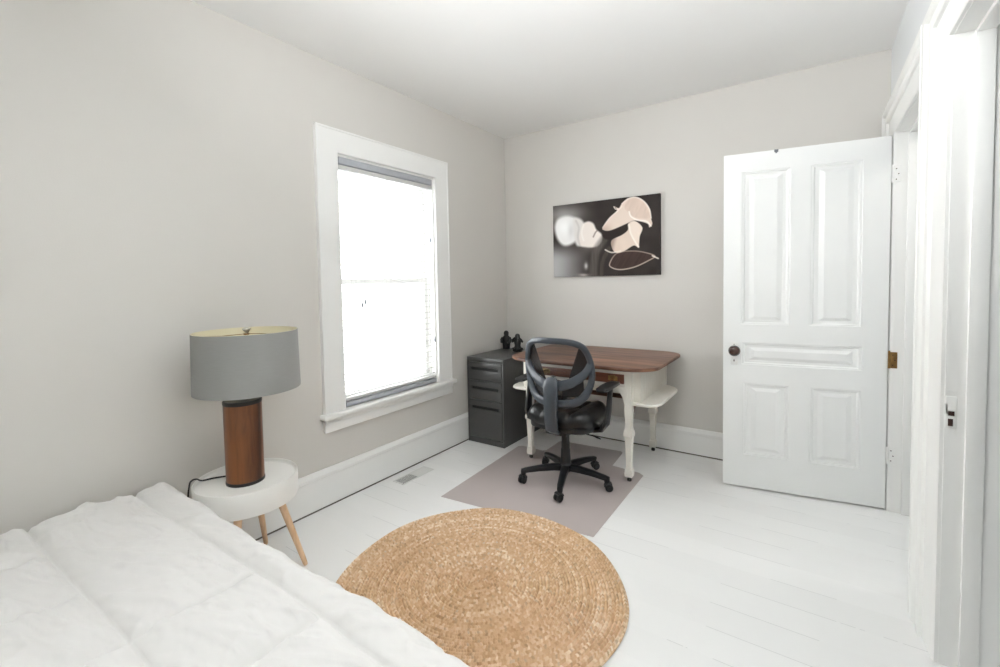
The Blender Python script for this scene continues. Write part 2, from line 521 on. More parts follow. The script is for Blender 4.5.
for p in panels:
    # moulding steps: (inset, depth)
    steps = [(0, 0), (.004, .0035), (.012, .004), (.020, .011), (.034, .012), (.040, .0125), (.062, .006), (.066, .0045)]
    for side in (0, 1):
        rings = []
        for ins, dp in steps:
            y = -dp if side == 0 else -th + dp
            u0_, u1_, z0_, z1_ = p[0] + ins, p[1] - ins, p[2] + ins * .7, p[3] - ins * .7
            rings.append([gv(u0_, z0_, y), gv(u1_, z0_, y), gv(u1_, z1_, y), gv(u0_, z1_, y)])
        for r0, r1 in zip(rings[:-1], rings[1:]):
            for k in range(4):
                tt.faces.new((r0[k], r0[(k + 1) % 4], r1[(k + 1) % 4], r1[k]))
        tt.faces.new(rings[-1])
# outer edges
tt.faces.new((gv(0, Z0, 0), gv(0, Z1, 0), gv(0, Z1, -th), gv(0, Z0, -th))) if False else None
bmesh.ops.remove_doubles(tt, verts=tt.verts[:], dist=1e-6)
be = [e for e in tt.edges if e.is_boundary]
# bridge front and back outlines
def outline(y):
    pts = []
    zz = [z for z in zs]
    for u in us: pts.append((u, Z0))
    for z in zs[1:]: pts.append((DL, z))
    for u in reversed(us[:-1]): pts.append((u, Z1))
    for z in reversed(zs[1:-1]): pts.append((0, z))
    return [gv(u, z, y) for u, z in pts]
fo, bo = outline(0), outline(-th)
for i in range(len(fo)):
    j = (i + 1) % len(fo)
    tt.faces.new((fo[i], fo[j], bo[j], bo[i]))
bmesh.ops.recalc_face_normals(tt, faces=tt.faces[:])
b._merge(tt)
b.build('door_leaf', M['door'], door, smooth=20)
kp = MB().box(.722, .762, 0, .003, .765, .905, bev=.0012)
kp.lathe([(0, .003), (.016, .003), (.013, .008), (.009, .010), (.009, .014), (0, .014)], n=20, M4=Matrix.Translation((.743, 0, .857)) @ Matrix.Rotation(-PI / 2, 4, 'X'))
kpo = kp.build('knob_plate', M['trim'], door)
kh = MB().box(.740, .746, .0028, .0034, .785, .797).box(.741, .745, .0028, .0034, .886, .893).build('keyhole', M['hole'], door, smooth=0)
kn = MB().lathe([(0, .012), (.009, .012), (.011, .020), (.020, .028), (.030, .038), (.033, .047), (.031, .056), (.023, .064), (.010, .068), (0, .069)], n=28, sx=1.0, M4=Matrix.Translation((.743, 0, .857)) @ Matrix.Rotation(-PI / 2, 4, 'X')).build('door_knob', M['knob'], door)
kn['label'] = 'dark brown round knob'
hk = MB().box(.518, .540, -th - .001, .002, Z1 - .001, Z1 + .0015, bev=.0005).box(.519, .539, .0, .004, Z1 - .014, Z1 + .001, bev=.002).box(.524, .534, .0, .004, Z1 - .020, Z1 - .012, bev=.002).build('door_pad', M['hook'], door)
hk['label'] = 'small grey hook over the top edge'
dinv = Matrix.Translation(HXP) @ Matrix.Rotation(ang, 4, 'Z')
dinv = dinv.inverted()
for i, (hz, mm) in enumerate(((1.835, 'trim'), (.838, 'brass'), (.312, 'trim'))):
    hb = MB()
    hb.lathe([(0, hz - .045), (.0055, hz - .045), (.0055, hz - .016), (.0050, hz - .015), (.0050, hz - .014), (.0055, hz - .013), (.0055, hz + .013), (.0050, hz + .014), (.0055, hz + .016), (.0055, hz + .045), (.003, hz + .051), (0, hz + .052)], cx=HXP.x + .006, cy=HXP.y - .006, n=14)
    hb.box(HXP.x + .008, HXP.x + .040, D1[1] - .0052, D1[1] - .0028, hz - .044, hz + .044, bev=.0008)
    for q in (-.028, .0, .028):
        hb.lathe([(0, 0), (.003, 0), (.003, .001), (0, .001)], n=8, mi=1, M4=Matrix.Translation((HXP.x + .024 + (.006 if q == 0 else -.003), D1[1] - .0054, hz + q)) @ Matrix.Rotation(PI / 2, 4, 'X'))
    o = hb.build('door_hinge', [M['brass'] if mm == 'brass' else M['trim'], M['hole']], None)
    o.data.transform(dinv); o.parent = door
    if mm == 'brass': o['label'] = 'tarnished brass hinge'

# ------------------------------------------------------------------ windows (local: x along wall, y into the room, z up)
def make_window(name, loc, rz, w, z0, z1, label, cw=.145):
    root = struct(empty(name, loc, rz), label)
    h = w / 2
    prof = [(0, 0), (0, .020), (.04, .023), (.90, .023), (.92, .027), (.98, .027), (1, .024), (1, 0)]
    def path(j, k):
        t, d = k
        if j == 0: return (-h - t * cw, d, z0)
        if j == 1: return (-h - t * cw, d, z1 + t * cw * .97)
        if j == 2: return (h + t * cw, d, z1 + t * cw * .97)
        return (h + t * cw, d, z0)
    class P:
        n = 4
        def __call__(self, j, k): return path(j, k)
    MB().frame_sweep(prof, P()).build('window_casing', M['trim'], root, smooth=25)
    s = MB()
    s.box(-h - cw - .022, h + cw + .022, -.005, .055, z0 - .030, z0, bev=.008, seg=3)
    s.box(-h, h, -.125, .0, z0 - .030, z0 - .003)
    s.build('window_stool', M['trim'], root)
    a = MB()
    a.box(-h - cw, h + cw, 0, .024, z0 - .110, z0 - .028, bev=.003)
    a.box(-h - cw, h + cw, 0, .034, z0 - .056, z0 - .029, bev=.006, seg=3)
    a.build('window_apron', M['trim'], root)
    j = MB()
    j.box(-h, -h + .012, -.128, .0, z0, z1); j.box(h - .012, h, -.128, .0, z0, z1); j.box(-h, h, -.128, .0, z1 - .012, z1)
    for sx in (-1, 1):
        j.box(sx * (h - .012) - (.012 if sx > 0 else 0), sx * (h - .012) + (0 if sx > 0 else .012), -.060, -.048, z0, z1 - .012)
        j.box(sx * (h - .012) - (.010 if sx > 0 else 0), sx * (h - .012) + (0 if sx > 0 else .010), -.128, -.118, z0, z1 - .012)
    j.build('window_jamb', M['trim'], root, smooth=0)
    zm = (z0 + z1) / 2 + .005
    hi = h - .013
    for nm, yy, za, zb, bot in (('lower_sash', -.075, z0 + .001, zm + .018, .075), ('upper_sash', -.103, zm - .018, z1 - .013, .036)):
        f = MB(); st = .048; top = .036 if nm == 'lower_sash' else .05
        f.box(-hi, -hi + st, yy - .014, yy + .014, za, zb, bev=.003)
        f.box(hi - st, hi, yy - .014, yy + .014, za, zb, bev=.003)
        f.box(-hi + st - .003, hi - st + .003, yy - .013, yy + .013, za, za + bot, bev=.003)
        f.box(-hi + st - .003, hi - st + .003, yy - .013, yy + .013, zb - top, zb, bev=.003)
        fo_ = f.build(nm, M['trim'], root, smooth=30)
        MB().box(-hi + st - .004, hi - st + .004, yy - .002, yy + .001, za + bot - .004, zb - top + .004).build('window_pane', M['glass'], fo_, smooth=0)
    lk = MB().box(-.03, .03, -.062, -.040, zm + .018, zm + .030, bev=.003).lathe([(0, zm + .03), (.012, zm + .03), (.012, zm + .04), (0, zm + .042)], cx=0, cy=-.052, n=14).build('sash_lock', M['trim'], root)
    return root

WMY = (WY0 + WY1) / 2
w1 = make_window('window_1', (0, WMY, 0), -PI / 2, WY1 - WY0, WZ0, WZ1, 'white double-hung window in the left wall')
w2 = make_window('added_window', (0, (RW0 + RW1) / 2, 0), -PI / 2, RW1 - RW0, WZ0, WZ1, 'unseen double-hung window added further along the left wall for light')  # unseen second window, added to brighten the room

# venetian blind inside the window opening
bl = tag(empty('venetian_blind', (0, WMY, 0), -PI / 2), 'white slatted blind with grey rails hanging lowered in the window', 'blind')
hw = (WY1 - WY0) / 2 - .016
MB().box(-hw, hw, -.042, .004, WZ1 - .056, WZ1 - .014, bev=.003).build('head_rail', M['blind_grey'], bl)['label'] = 'grey top rail'
MB().box(-hw, hw, -.040, .004, WZ1 - .088, WZ1 - .060, bev=.003).build('valance', M['blind_white'], bl)
s = MB(); z = WZ1 - .118; zb = WZ0 + .075
n = 33
for i in range(n):
    zz = z - (z - zb) * i / (n - 1)
    # shallow curved slat, open
    t = bmesh.new(); vs = []
    for k in range(5):
        yy = -.030 + .022 * k / 4; dz = .0022 * (1 - ((k - 2) / 2) ** 2)
        vs.append((t.verts.new((-hw, yy, zz + dz)), t.verts.new((hw, yy, zz + dz)), t.verts.new((-hw, yy, zz + dz - .0018)), t.verts.new((hw, yy, zz + dz - .0018))))
    for a, c in zip(vs[:-1], vs[1:]):
        t.faces.new((a[0], a[1], c[1], c[0])); t.faces.new((a[2], c[2], c[3], a[3]))
        t.faces.new((a[0], c[0], c[2], a[2])); t.faces.new((a[1], a[3], c[3], c[1]))
    t.faces.new((vs[0][0], vs[0][2], vs[0][3], vs[0][1])); t.faces.new((vs[-1][0], vs[-1][1], vs[-1][3], vs[-1][2]))
    bmesh.ops.recalc_face_normals(t, faces=t.faces[:]); s._merge(t)
s.build('blind_slats', M['blind_white'], bl)
MB().box(-hw, hw, -.042, .000, WZ0 + .040, WZ0 + .056, bev=.003).build('stacked_slats', M['blind_white'], bl)
MB().box(-hw, hw, -.044, .006, WZ0 + .006, WZ0 + .034, bev=.004).build('bottom_rail', M['blind_grey'], bl)['label'] = 'grey bottom rail'
c = MB()
for ux in (-hw + .13, 0.02, hw - .10):
    c.sweep([(ux, .0025, WZ0 + .05), (ux, .0025, WZ1 - .085)], .0009, .0009, n=6)
    c.sweep([(ux, -.0415, WZ0 + .05), (ux, -.0415, WZ1 - .085)], .0009, .0009, n=6)
c.build('ladder_cords', M['cord'], bl)
for (uy, tz) in ((-1.655, 1.17), (-1.632, 1.19), (-1.02, 1.62), (-1.00, .875)):
    u = -(uy - WMY)
    c = MB().sweep([(u, .010, tz + .02), (u, .010, WZ1 - .085)], .0009, .0009, n=6)
    cc = c.build('lift_cord', M['cord'], bl)
    MB().lathe([(0, tz - .020), (.0060, tz - .018), (.0065, tz), (.0035, tz + .018), (.0015, tz + .024), (0, tz + .025)], cx=u, cy=.010, n=12).build('tassel', M['tassel'], cc)

# ------------------------------------------------------------------ canvas print
def paint_canvas():
    # pixel sketch space 942 x 667 with the canvas corners; homography to (u, v), v down
    src = [(58, 95), (895, 0), (895, 622), (68, 640)]; dst = [(0, 0), (1, 0), (1, 1), (0, 1)]
    A = []; bb = []
    for (x, y), (u, v) in zip(dst, src):      # from uv to sketch px
        A.append([x, y, 1, 0, 0, 0, -u * x, -u * y]); bb.append(u)
        A.append([0, 0, 0, x, y, 1, -v * x, -v * y]); bb.append(v)
    h = np.linalg.solve(np.array(A, float), np.array(bb, float))
    nu, nv = 300, 200
    U, V = np.meshgrid(np.linspace(0, 1, nu), np.linspace(0, 1, nv), indexing='ij')
    den = h[6] * U + h[7] * V + 1
    X = (h[0] * U + h[1] * V + h[2]) / den; Y = (h[3] * U + h[4] * V + h[5]) / den
    def sm(a, b, x): t = np.clip((x - a) / (b - a), 0, 1); return t * t * (3 - 2 * t)
    def sdpoly(P):
        P = np.array(P, float); d = np.full(X.shape, 1e9); ins = np.zeros(X.shape, bool)
        for i in range(len(P)):
            a, c = P[i], P[(i + 1) % len(P)]
            e = c - a; wx, wy = X - a[0], Y - a[1]
            t = np.clip((wx * e[0] + wy * e[1]) / (e @ e + 1e-9), 0, 1)
            d = np.minimum(d, np.hypot(wx - e[0] * t, wy - e[1] * t))
            cnd = ((a[1] > Y) != (c[1] > Y)) & (X < (c[0] - a[0]) * (Y - a[1]) / (c[1] - a[1] + 1e-9) + a[0])
            ins ^= cnd
        return np.where(ins, -d, d)
    def seg(P):
        d = np.full(X.shape, 1e9); P = np.array(P, float)
        for a, c in zip(P[:-1], P[1:]):
            e = c - a; wx, wy = X - a[0], Y - a[1]
            t = np.clip((wx * e[0] + wy * e[1]) / (e @ e + 1e-9), 0, 1)
            d = np.minimum(d, np.hypot(wx - e[0] * t, wy - e[1] * t))
        return d
    def spl(P, n=8, closed=True):
        P = [np.array(p, float) for p in P]; out = []; N = len(P)
        for i in range(N if closed else N - 1):
            p0 = P[i - 1] if (closed or i > 0) else P[0]; p1 = P[i]; p2 = P[(i + 1) % N]; p3 = P[(i + 2) % N] if (closed or i + 2 < N) else P[-1]
            for k in range(n):
                t = k / n
                out.append(.5 * ((2 * p1) + (-p0 + p2) * t + (2 * p0 - 5 * p1 + 4 * p2 - p3) * t * t + (-p0 + 3 * p1 - 3 * p2 + p3) * t ** 3))
        if not closed: out.append(P[-1])
        return out
    C = np.zeros(X.shape + (3,))
    def col(c): return np.array(c, float)
    C[:] = col((44, 37, 34))
    C += (vnoise(X / 60, Y / 60, 3) * 7)[..., None]
    def over(mask, c):
        nonlocal C
        C = C * (1 - mask[..., None]) + c * mask[..., None]
    # soft grey glow in the lower left and a light haze around the blurred flowers
    over(sm(400, 60, X) * sm(330, 520, Y) * .98, col((186, 186, 187)))
    over(np.exp(-(((X - 150) / 160) ** 2 + ((Y - 160) / 80) ** 2)) * .75, col((190, 188, 186)))
    over(np.exp(-(((X - 330) / 70) ** 2 + ((Y - 400) / 60) ** 2)) * .4, col((150, 145, 140)))
    # blurred blossoms at left
    for P, sft, c in (([(72, 260), (98, 195), (165, 170), (235, 188), (275, 240), (268, 320), (225, 378), (150, 400), (95, 350)], 17, (238, 237, 236)),
                      ([(215, 205), (262, 188), (305, 230), (320, 330), (275, 400), (235, 375)], 14, (226, 222, 218)),
                      ([(285, 250), (330, 214), (375, 228), (400, 275), (440, 312), (440, 365), (400, 408), (320, 412), (262, 385)], 10, (236, 227, 220))):
        sd = sdpoly(spl(P)); over(sm(sft, -sft, sd), col(c))
    over(np.exp(-(((X - 150) / 55) ** 2 + ((Y - 260) / 60) ** 2)) * .9, col((254, 254, 253)))
    over(np.exp(-(((X - 200) / 22) ** 2 + ((Y - 285) / 55) ** 2)) * .55, col((205, 202, 200)))
    over(sm(14, 1, seg(spl([(240, 210), (262, 260), (255, 330), (270, 395)], closed=False))) * .55, col((196, 190, 186)))
    over(sm(12, 1, seg(spl([(300, 240), (285, 300), (300, 360)], closed=False))) * .5, col((252, 248, 244)))
    over(sm(10, 1, seg(spl([(376, 332), (392, 300), (406, 284)], closed=False))) * .7, col((120, 105, 98)))
    # leaf shape lower right with a light rim
    leaf = spl([(500, 540), (560, 455), (690, 438), (800, 455), (858, 482), (800, 520), (700, 565), (600, 585), (530, 575)])
    sd = sdpoly(leaf); over(sm(3, -3, sd), col((60, 44, 39)) + (5 * vnoise((X + Y * .6) / 9, Y / 90, 31))[..., None])
    over(sm(7, 2, np.abs(sd + 3)) * .85 * (0.55 + .45 * sm(430, 600, Y + (X - 500) * .15)), col((206, 190, 176)))
    over(sm(9, 2, seg([(835, 478), (880, 498)])) * .9, col((236, 226, 214)))
    # stems
    for P, wd, c in (([(460, 350), (400, 440), (380, 560), (380, 640)], 46, (105, 98, 93)), ([(500, 420), (450, 520), (440, 640)], 24, (84, 74, 68))):
        over(sm(wd, wd * .3, seg(spl(P, closed=False))) * .6, col(c) + (14 * vnoise(X / 6, Y / 80, 33))[..., None])
    over(np.exp(-(((X - 320) / 14) ** 2 + ((Y - 555) / 26) ** 2)) * .8, col((225, 222, 218)))
    over(np.exp(-(((X - 300) / 40) ** 2 + ((Y - 625) / 12) ** 2)) * .8, col((205, 196, 188)))
    # dark hollow between the lilies
    over(sm(8, -8, sdpoly(spl([(455, 300), (560, 270), (648, 235), (640, 300), (560, 345), (470, 350)]))) * .95, col((40, 30, 27)))
    # lower lily
    sd = sdpoly(spl([(520, 360), (600, 318), (645, 280), (648, 232), (700, 212), (758, 262), (738, 330), (732, 400), (728, 418), (690, 400), (620, 440), (560, 456), (525, 425)]))
    over(sm(4, -4, sd), col((224, 206, 191)))
    over(sm(40, 5, np.abs(X - 600 - (Y - 350) * .3)) * sm(2, -6, sd) * .35, col((232, 214, 200)))
    over(sm(4, -6, sdpoly(spl([(660, 235), (700, 215), (755, 262), (735, 330), (722, 405), (690, 350), (662, 300)]))), col((236, 221, 208)))
    over(sm(11, 2, seg(spl([(655, 240), (665, 300), (695, 360), (728, 408)], closed=False))) * .9, col((246, 238, 228)))
    over(sm(30, -10, X - 520 - (430 - Y) * .25) * sm(3, -3, sd) * .5, col((120, 95, 84)))
    over(sm(9, 2, seg(spl([(470, 432), (520, 452), (590, 440)], closed=False))) * .85, col((235, 225, 214)))
    # upper lily: trumpet and curled hood
    sd = sdpoly(spl([(448, 262), (500, 190), (560, 130), (540, 100), (575, 112), (600, 75), (650, 38), (710, 30), (770, 60), (815, 120), (825, 190), (835, 235), (812, 262), (800, 235), (740, 215), (690, 210), (640, 230), (560, 265), (500, 285), (460, 282)], n=6))
    over(sm(4, -4, sd), col((228, 211, 198)))
    over(sm(60, 0, np.hypot(X - 700, Y - 60)) * sm(2, -4, sd) * .5, col((206, 182, 168)))
    hood = sdpoly(spl([(655, 150), (620, 110), (640, 60), (700, 38), (760, 66), (800, 130), (812, 190), (740, 190), (690, 180)]))
    over(sm(5, -5, hood), col((218, 197, 183)) + (5 * vnoise(X / 14 + Y / 40, Y / 60, 35))[..., None])
    over(sm(9, 2, seg(spl([(655, 140), (670, 178), (720, 204), (790, 215), (825, 250)], closed=False))) * .95, col((248, 240, 232)))
    over(sm(8, 2, seg(spl([(600, 80), (650, 40), (710, 31), (770, 62), (812, 120), (826, 190)], closed=False))) * .8, col((242, 230, 220)))
    over(sm(7, 2, seg(spl([(450, 262), (500, 192), (562, 138), (598, 100)], closed=False))) * .7, col((244, 234, 224)))
    over(sm(40, 0, Y - 205 - (560 - X) * .45) * 0, col((0, 0, 0)))
    over(sm(7, 1, seg([(536, 102), (548, 120), (575, 122)])) * .9, col((240, 228, 216)))
    over(sm(210, 290, Y) * sm(560, 460, X) * sm(3, -3, sd) * .4, col((150, 122, 108)))
    C = np.clip(C, 0, 255) / 255.0
    C = np.where(C <= .04045, C / 12.92, ((C + .055) / 1.055) ** 2.4)
    return U, V, C
AX0, AX1, AZ0, AZ1 = .508, 1.403, 1.330, 1.936
U, V, C = paint_canvas()
art = tag(empty('canvas_print', ((AX0 + AX1) / 2, 0, AZ0)), 'unframed canvas print of white calla lilies hanging on the back wall', 'picture')
cw, ch = AX1 - AX0, AZ1 - AZ0
grid_mesh('printed_face', (U - .5) * cw, np.full(U.shape, -.0285), (1 - V) * ch, M['picture'], C, parent=art)
MB().box(-cw / 2, cw / 2, -.028, -.001, 0, ch, bev=.0015).build('stretcher', M['canvas_edge'], art)

# ------------------------------------------------------------------ filing cabinet
fc = tag(empty('filing_cabinet', (.204, -.355, 0)), 'charcoal metal three-drawer filing cabinet in the corner left of the desk', 'cabinet')
cx0, cx1, cy0, cy1, czt = -.178, .178, -.288, .288, .695
b = MB()
b.box(cx0, cx1, cy0 + .012, cy1, .0, czt - .0, bev=.003)
b.box(cx0, cx1, cy0, cy0 + .02, czt - .034, czt, bev=.003)
b.box(cx0, cx0 + .014, cy0, cy0 + .02, 0, czt - .03, bev=.002)
b.box(cx1 - .014, cx1, cy0, cy0 + .02, 0, czt - .03, bev=.002)
b.box(cx0 + .012, cx1 - .012, cy0 + .001, cy0 + .02, 0, .044, bev=.002)
b.build('cabinet_body', M['steel'], fc)
for (za, zb_, hz) in ((.512, .657, .604), (.358, .507, .449), (.050, .353, .292)):
    d = MB(); xa, xb = cx0 + .017, cx1 - .017; ya, yb = cy0 - .004, cy0 + .011
    ha, hb_ = hz - .014, hz + .012; xa2, xb2 = xa + .028, xb - .030
    d.box(xa, xb, ya, yb, za, ha, bev=.002); d.box(xa, xb, ya, yb, hb_, zb_, bev=.002)
    d.box(xa, xa2, ya, yb, ha - .002, hb_ + .002); d.box(xb2, xb, ya, yb, ha - .002, hb_ + .002)
    do = d.build('drawer', M['steel'], fc)
    g = MB().box(xa2, xb2, yb - .003, yb + .0005, ha, hb_)
    g.build('handle_recess', M['steel_dark'], do, smooth=0)
    MB().sweep([(xa2, ya + .002, ha + .0015), (xb2, ya + .002, ha + .0015)], .0035, .0025, n=8).build('handle_lip', M['steel'], do)

# figurines on the cabinet
def figurine(loc, rz, kind, label):
    r = tag(empty('figurine', loc, rz), label, 'figurine')
    b = MB()
    if kind == 0:
        b.lathe([(0, 0), (.030, 0), (.031, .004), (.030, .012), (.033, .035), (.036, .062), (.037, .082), (.034, .098), (.027, .108), (.021, .114), (.0195, .118), (.020, .124), (.0215, .134), (.0205, .146), (.014, .156), (.005, .160), (0, .1605)], n=24, sy=.8)
        for s in (-1, 1):
            b.sweep([(s * .030, -.004, .100), (s * .040, -.010, .080), (s * .037, -.022, .060), (s * .015, -.031, .056)], [.010, .011, .010, .007], [.011, .012, .010, .007], n=8)
    else:
        b.lathe([(0, 0), (.034, 0), (.036, .006), (.033, .018), (.031, .034), (.024, .048), (.025, .060), (.029, .078), (.030, .092), (.027, .103), (.021, .109), (.0195, .114), (.0205, .122), (.0205, .134), (.016, .145), (.006, .151), (0, .152)], n=24, sy=.85)
        for s in (-1, 1):
            b.sweep([(s * .024, -.002, .096), (s * .040, -.012, .086), (s * .036, -.024, .100), (s * .016, -.024, .122)], [.009, .010, .009, .007], [.010, .011, .009, .007], n=8)
            b.sweep([(s * .012, .01, .020), (s * .034, -.010, .022), (s * .024, -.034, .016), (s * .004, -.036, .012)], [.014, .014, .012, .008], [.014, .014, .011, .008], n=8)
    b.build('figurine_body', M['figure'], r)
    r.scale = (1.08, 1.08, 1.02)
    return r
figurine((.072, -.130, .695), .3, 0, 'black upright figurine on the cabinet, the one nearer the window wall')
figurine((.252, -.225, .695), .35, 1, 'black squatting figurine on the cabinet, the one nearer the desk')

# ------------------------------------------------------------------ desk
DXC = 1.018
desk = tag(empty('writing_desk', (DXC, -.40, .0028)), 'white painted desk with brown wooden top and low side shelves', 'desk')
oy = .40                                   # local y = world y + .40
def rounded(hx, y0, y1, cut, rr=.06):
    """octagon-ish outline with rounded corners: half width hx, y range, corner cut"""
    P = [(-hx + cut, y0), (hx - cut, y0), (hx, y0 + cut * .8), (hx, y1 - cut * .6), (hx - cut * .8, y1), (-hx + cut * .8, y1), (-hx, y1 - cut * .6), (-hx, y0 + cut * .8)]
    out = []
    n = len(P)
    for i in range(n):
        p0, p1, p2 = Vector(P[i - 1]), Vector(P[i]), Vector(P[(i + 1) % n])
        a = (p0 - p1); c = (p2 - p1); la, lc = a.length, c.length
        r = min(rr, la * .45, lc * .45)
        A = p1 + a.normalized() * r; B = p1 + c.normalized() * r
        for k in range(7):
            t = k / 6
            q = A * (1 - t) ** 2 + p1 * 2 * t * (1 - t) + B * t * t
            out.append((q.x, q.y))
    return out
top = MB().prism([(x + .029, y) for x, y in rounded(.530, -.842 + oy, -.045 + oy, .125, .10)], .736, .758, bev=.006, seg=3)
top.build('desk_top', M['desk_wood'], desk)['label'] = 'brown wooden top with rounded corners'
LX = .365; LYF = -.690 + oy; LYB = -.085 + oy
def leg(x, y, sx, sy):
    b = MB(); w = .021
    def sq(z, r): return (r * math.sqrt(2), z)
    prof = [(0, .028), sq(.028, .016), sq(.032, .0225), sq(.052, .0245), sq(.078, .0225), sq(.082, .0175), sq(.105, .0155), sq(.22, .0195), sq(.285, .0225), sq(.295, .029), sq(.318, .029), sq(.335, .022), sq(.350, .0195), sq(.40, .020), sq(.46, .024), sq(.475, .0225), sq(.735, .0225), (0, .735)]
    b.lathe(prof, cx=x, cy=y, n=4, a0=PI / 4)
    # fluted grooves as raised strips on the four faces of the lower shaft and post
    for k in range(4):
        a = k * PI / 2
        dx, dy = math.cos(a), math.sin(a)
        for off in (-.010, 0, .010):
            px, py = x + dx * .0222 - dy * off, y + dy * .0222 + dx * off
            b.sweep([(px, py, .49), (px, py, .725)], .0028, .0028, n=6)
    # curved bracket towards the middle of the front
    br = []
    for k in range(9):
        a = PI / 2 * k / 8
        br.append((.085 * (1 - math.sin(a)) , -.135 * (1 - math.cos(a))))
    bx = MB()
    poly = [(0, 0)] + [(.085 - .085 * math.sin(PI / 2 * k / 8), -.135 + .135 * math.cos(PI / 2 * k / 8)) for k in range(9)]
    poly = [(0, 0), (.085, 0), (.080, -.012), (.062, -.018), (.040, -.034), (.022, -.062), (.012, -.098), (.004, -.120), (0, -.13)]
    M4 = Matrix.Translation((x - sx * .020, y, .610)) @ Matrix(((-sx, 0, 0, 0), (0, 0, 1, 0), (0, 1, 0, 0), (0, 0, 0, 1)))
    b.prism(poly, -.012, .012, M4=M4)
    bmesh.ops.recalc_face_normals(b.bm, faces=b.bm.faces[:])
    o = b.build('leg', M['desk_white'], desk, smooth=30)
    c = MB().lathe([(0, 0), (.011, 0), (.014, .004), (.014, .014), (.010, .019), (.008, .030), (0, .030)], cx=x, cy=y, n=16)
    c.build('caster', M['caster_dark'], o)
    return o
for sx in (-1, 1):
    leg(sx * .367, LYF, sx, -1); leg(sx * .345, LYB, sx, 1)
ap = MB()
ap.box(-LX, LX, LYF - .017, LYF + .012, .690, .736, bev=.002)
ap.box(-LX, LX, LYF - .017, LYF + .012, .603, .627, bev=.004)
ap.box(-LX, LX, LYF + .012, LYF + .022, .61, .736)
ap.build('apron', M['desk_white'], desk)
dr = MB().box(-LX + .026, LX - .026, LYF - .019, LYF + .010, .6285, .6885, bev=.003)
dr.box(-LX + .036, LX - .036, LYF + .023, LYB - .05, .630, .640)
dro = dr.build('drawer', M['drawer_wood'], desk); dro['label'] = 'brown wooden drawer front'
for px in (-.220, .268):
    p = MB(); y = LYF - .019
    p.box(px - .031, px + .031, y - .0025, y, .647, .675, bev=.001)
    p.box(px - .018, px + .018, y - .0035, y, .652, .680, bev=.0015)
    for s in (-1, 1): p.lathe([(0, 0), (.005, 0), (.005, .012), (.003, .016), (0, .017)], n=10, M4=Matrix.Translation((px + s * .015, y - .002, .662)) @ Matrix.Rotation(PI / 2, 4, 'X'))
    p.sweep([(px - .015, y - .013, .662), (px - .014, y - .016, .648), (px, y - .018, .641), (px + .014, y - .016, .648), (px + .015, y - .013, .662)], .0025, .0025, n=8)
    p.build('drawer_pull', M['pull'], dro)
# side boxes, shelves, back
for sx in (-1, 1):
    p = MB()
    xa, xb = sorted((sx * .385, sx * .436))
    xf0, xf1 = sorted((sx * .424, sx * .434))
    p.box(xf0, xf1, -.640 + oy, -.075 + oy, .512, .736)
    p.box(xa, xb, -.668 + oy, -.640 + oy, .512, .736, bev=.002)
    xq0, xq1 = sorted((sx * .424, sx * .440))
    p.box(xq0, xq1, -.095 + oy, -.060 + oy, .512, .736, bev=.002)
    for k in range(11):
        yy = -.595 + .045 * k + oy
        x0_, x1_ = sorted((sx * .433, sx * .4352))
        p.box(x0_, x1_, yy, yy + .039, .513, .735, bev=.0006)
    p.build('side_panel', M['desk_white'], desk)
    P = [(.385, -.700), (.490, -.695), (.530, -.668), (.548, -.620), (.552, -.560), (.552, -.230), (.545, -.180), (.520, -.130), (.470, -.090), (.385, -.075)]
    P = [(sx * x, y + oy) for x, y in P]
    if sx < 0: P.reverse()
    MB().prism(P, .494, .513, bev=.005, seg=3).build('side_shelf', M['desk_white'], desk)
    # shaped brown stretcher rail below the shelf
    arch = [(-.66, .494), (-.66, .40), (-.635, .395), (-.615, .415), (-.59, .450), (-.55, .472), (-.25, .472), (-.20, .460), (-.17, .425), (-.145, .395), (-.11, .40), (-.11, .494)]
    M4 = Matrix(((0, 0, 1, sx * .368), (1, 0, 0, oy), (0, 1, 0, 0), (0, 0, 0, 1)))
    MB().prism(arch, -.008, .008, M4=M4).build('shelf_rail', M['brown_rail'], desk)
bp_ = MB().box(-LX, LX, LYB - .006, LYB + .006, .405, .736).build('back_panel', M['desk_white'], desk)
MB().box(-LX, LX, LYB - .010, LYB + .010, .368, .405, bev=.002).build('back_rail', M['brown_rail'], desk)

# ------------------------------------------------------------------ chair mat
P = [(.497, -1.505), (1.445, -1.415), (1.436, -.565), (1.40, -.535), (1.205, -.515), (1.185, -.25), (1.165, -.228), (.70, -.262), (.672, -.285), (.675, -.50), (.655, -.525), (.47, -.520), (.446, -.545)]
MB().prism(P, .0002, .0026, bev=.0008).build('chair_mat', M['mat'])
tag(bpy.data.objects['chair_mat'], 'thin translucent taupe vinyl mat lying under the office chair', 'floor mat')

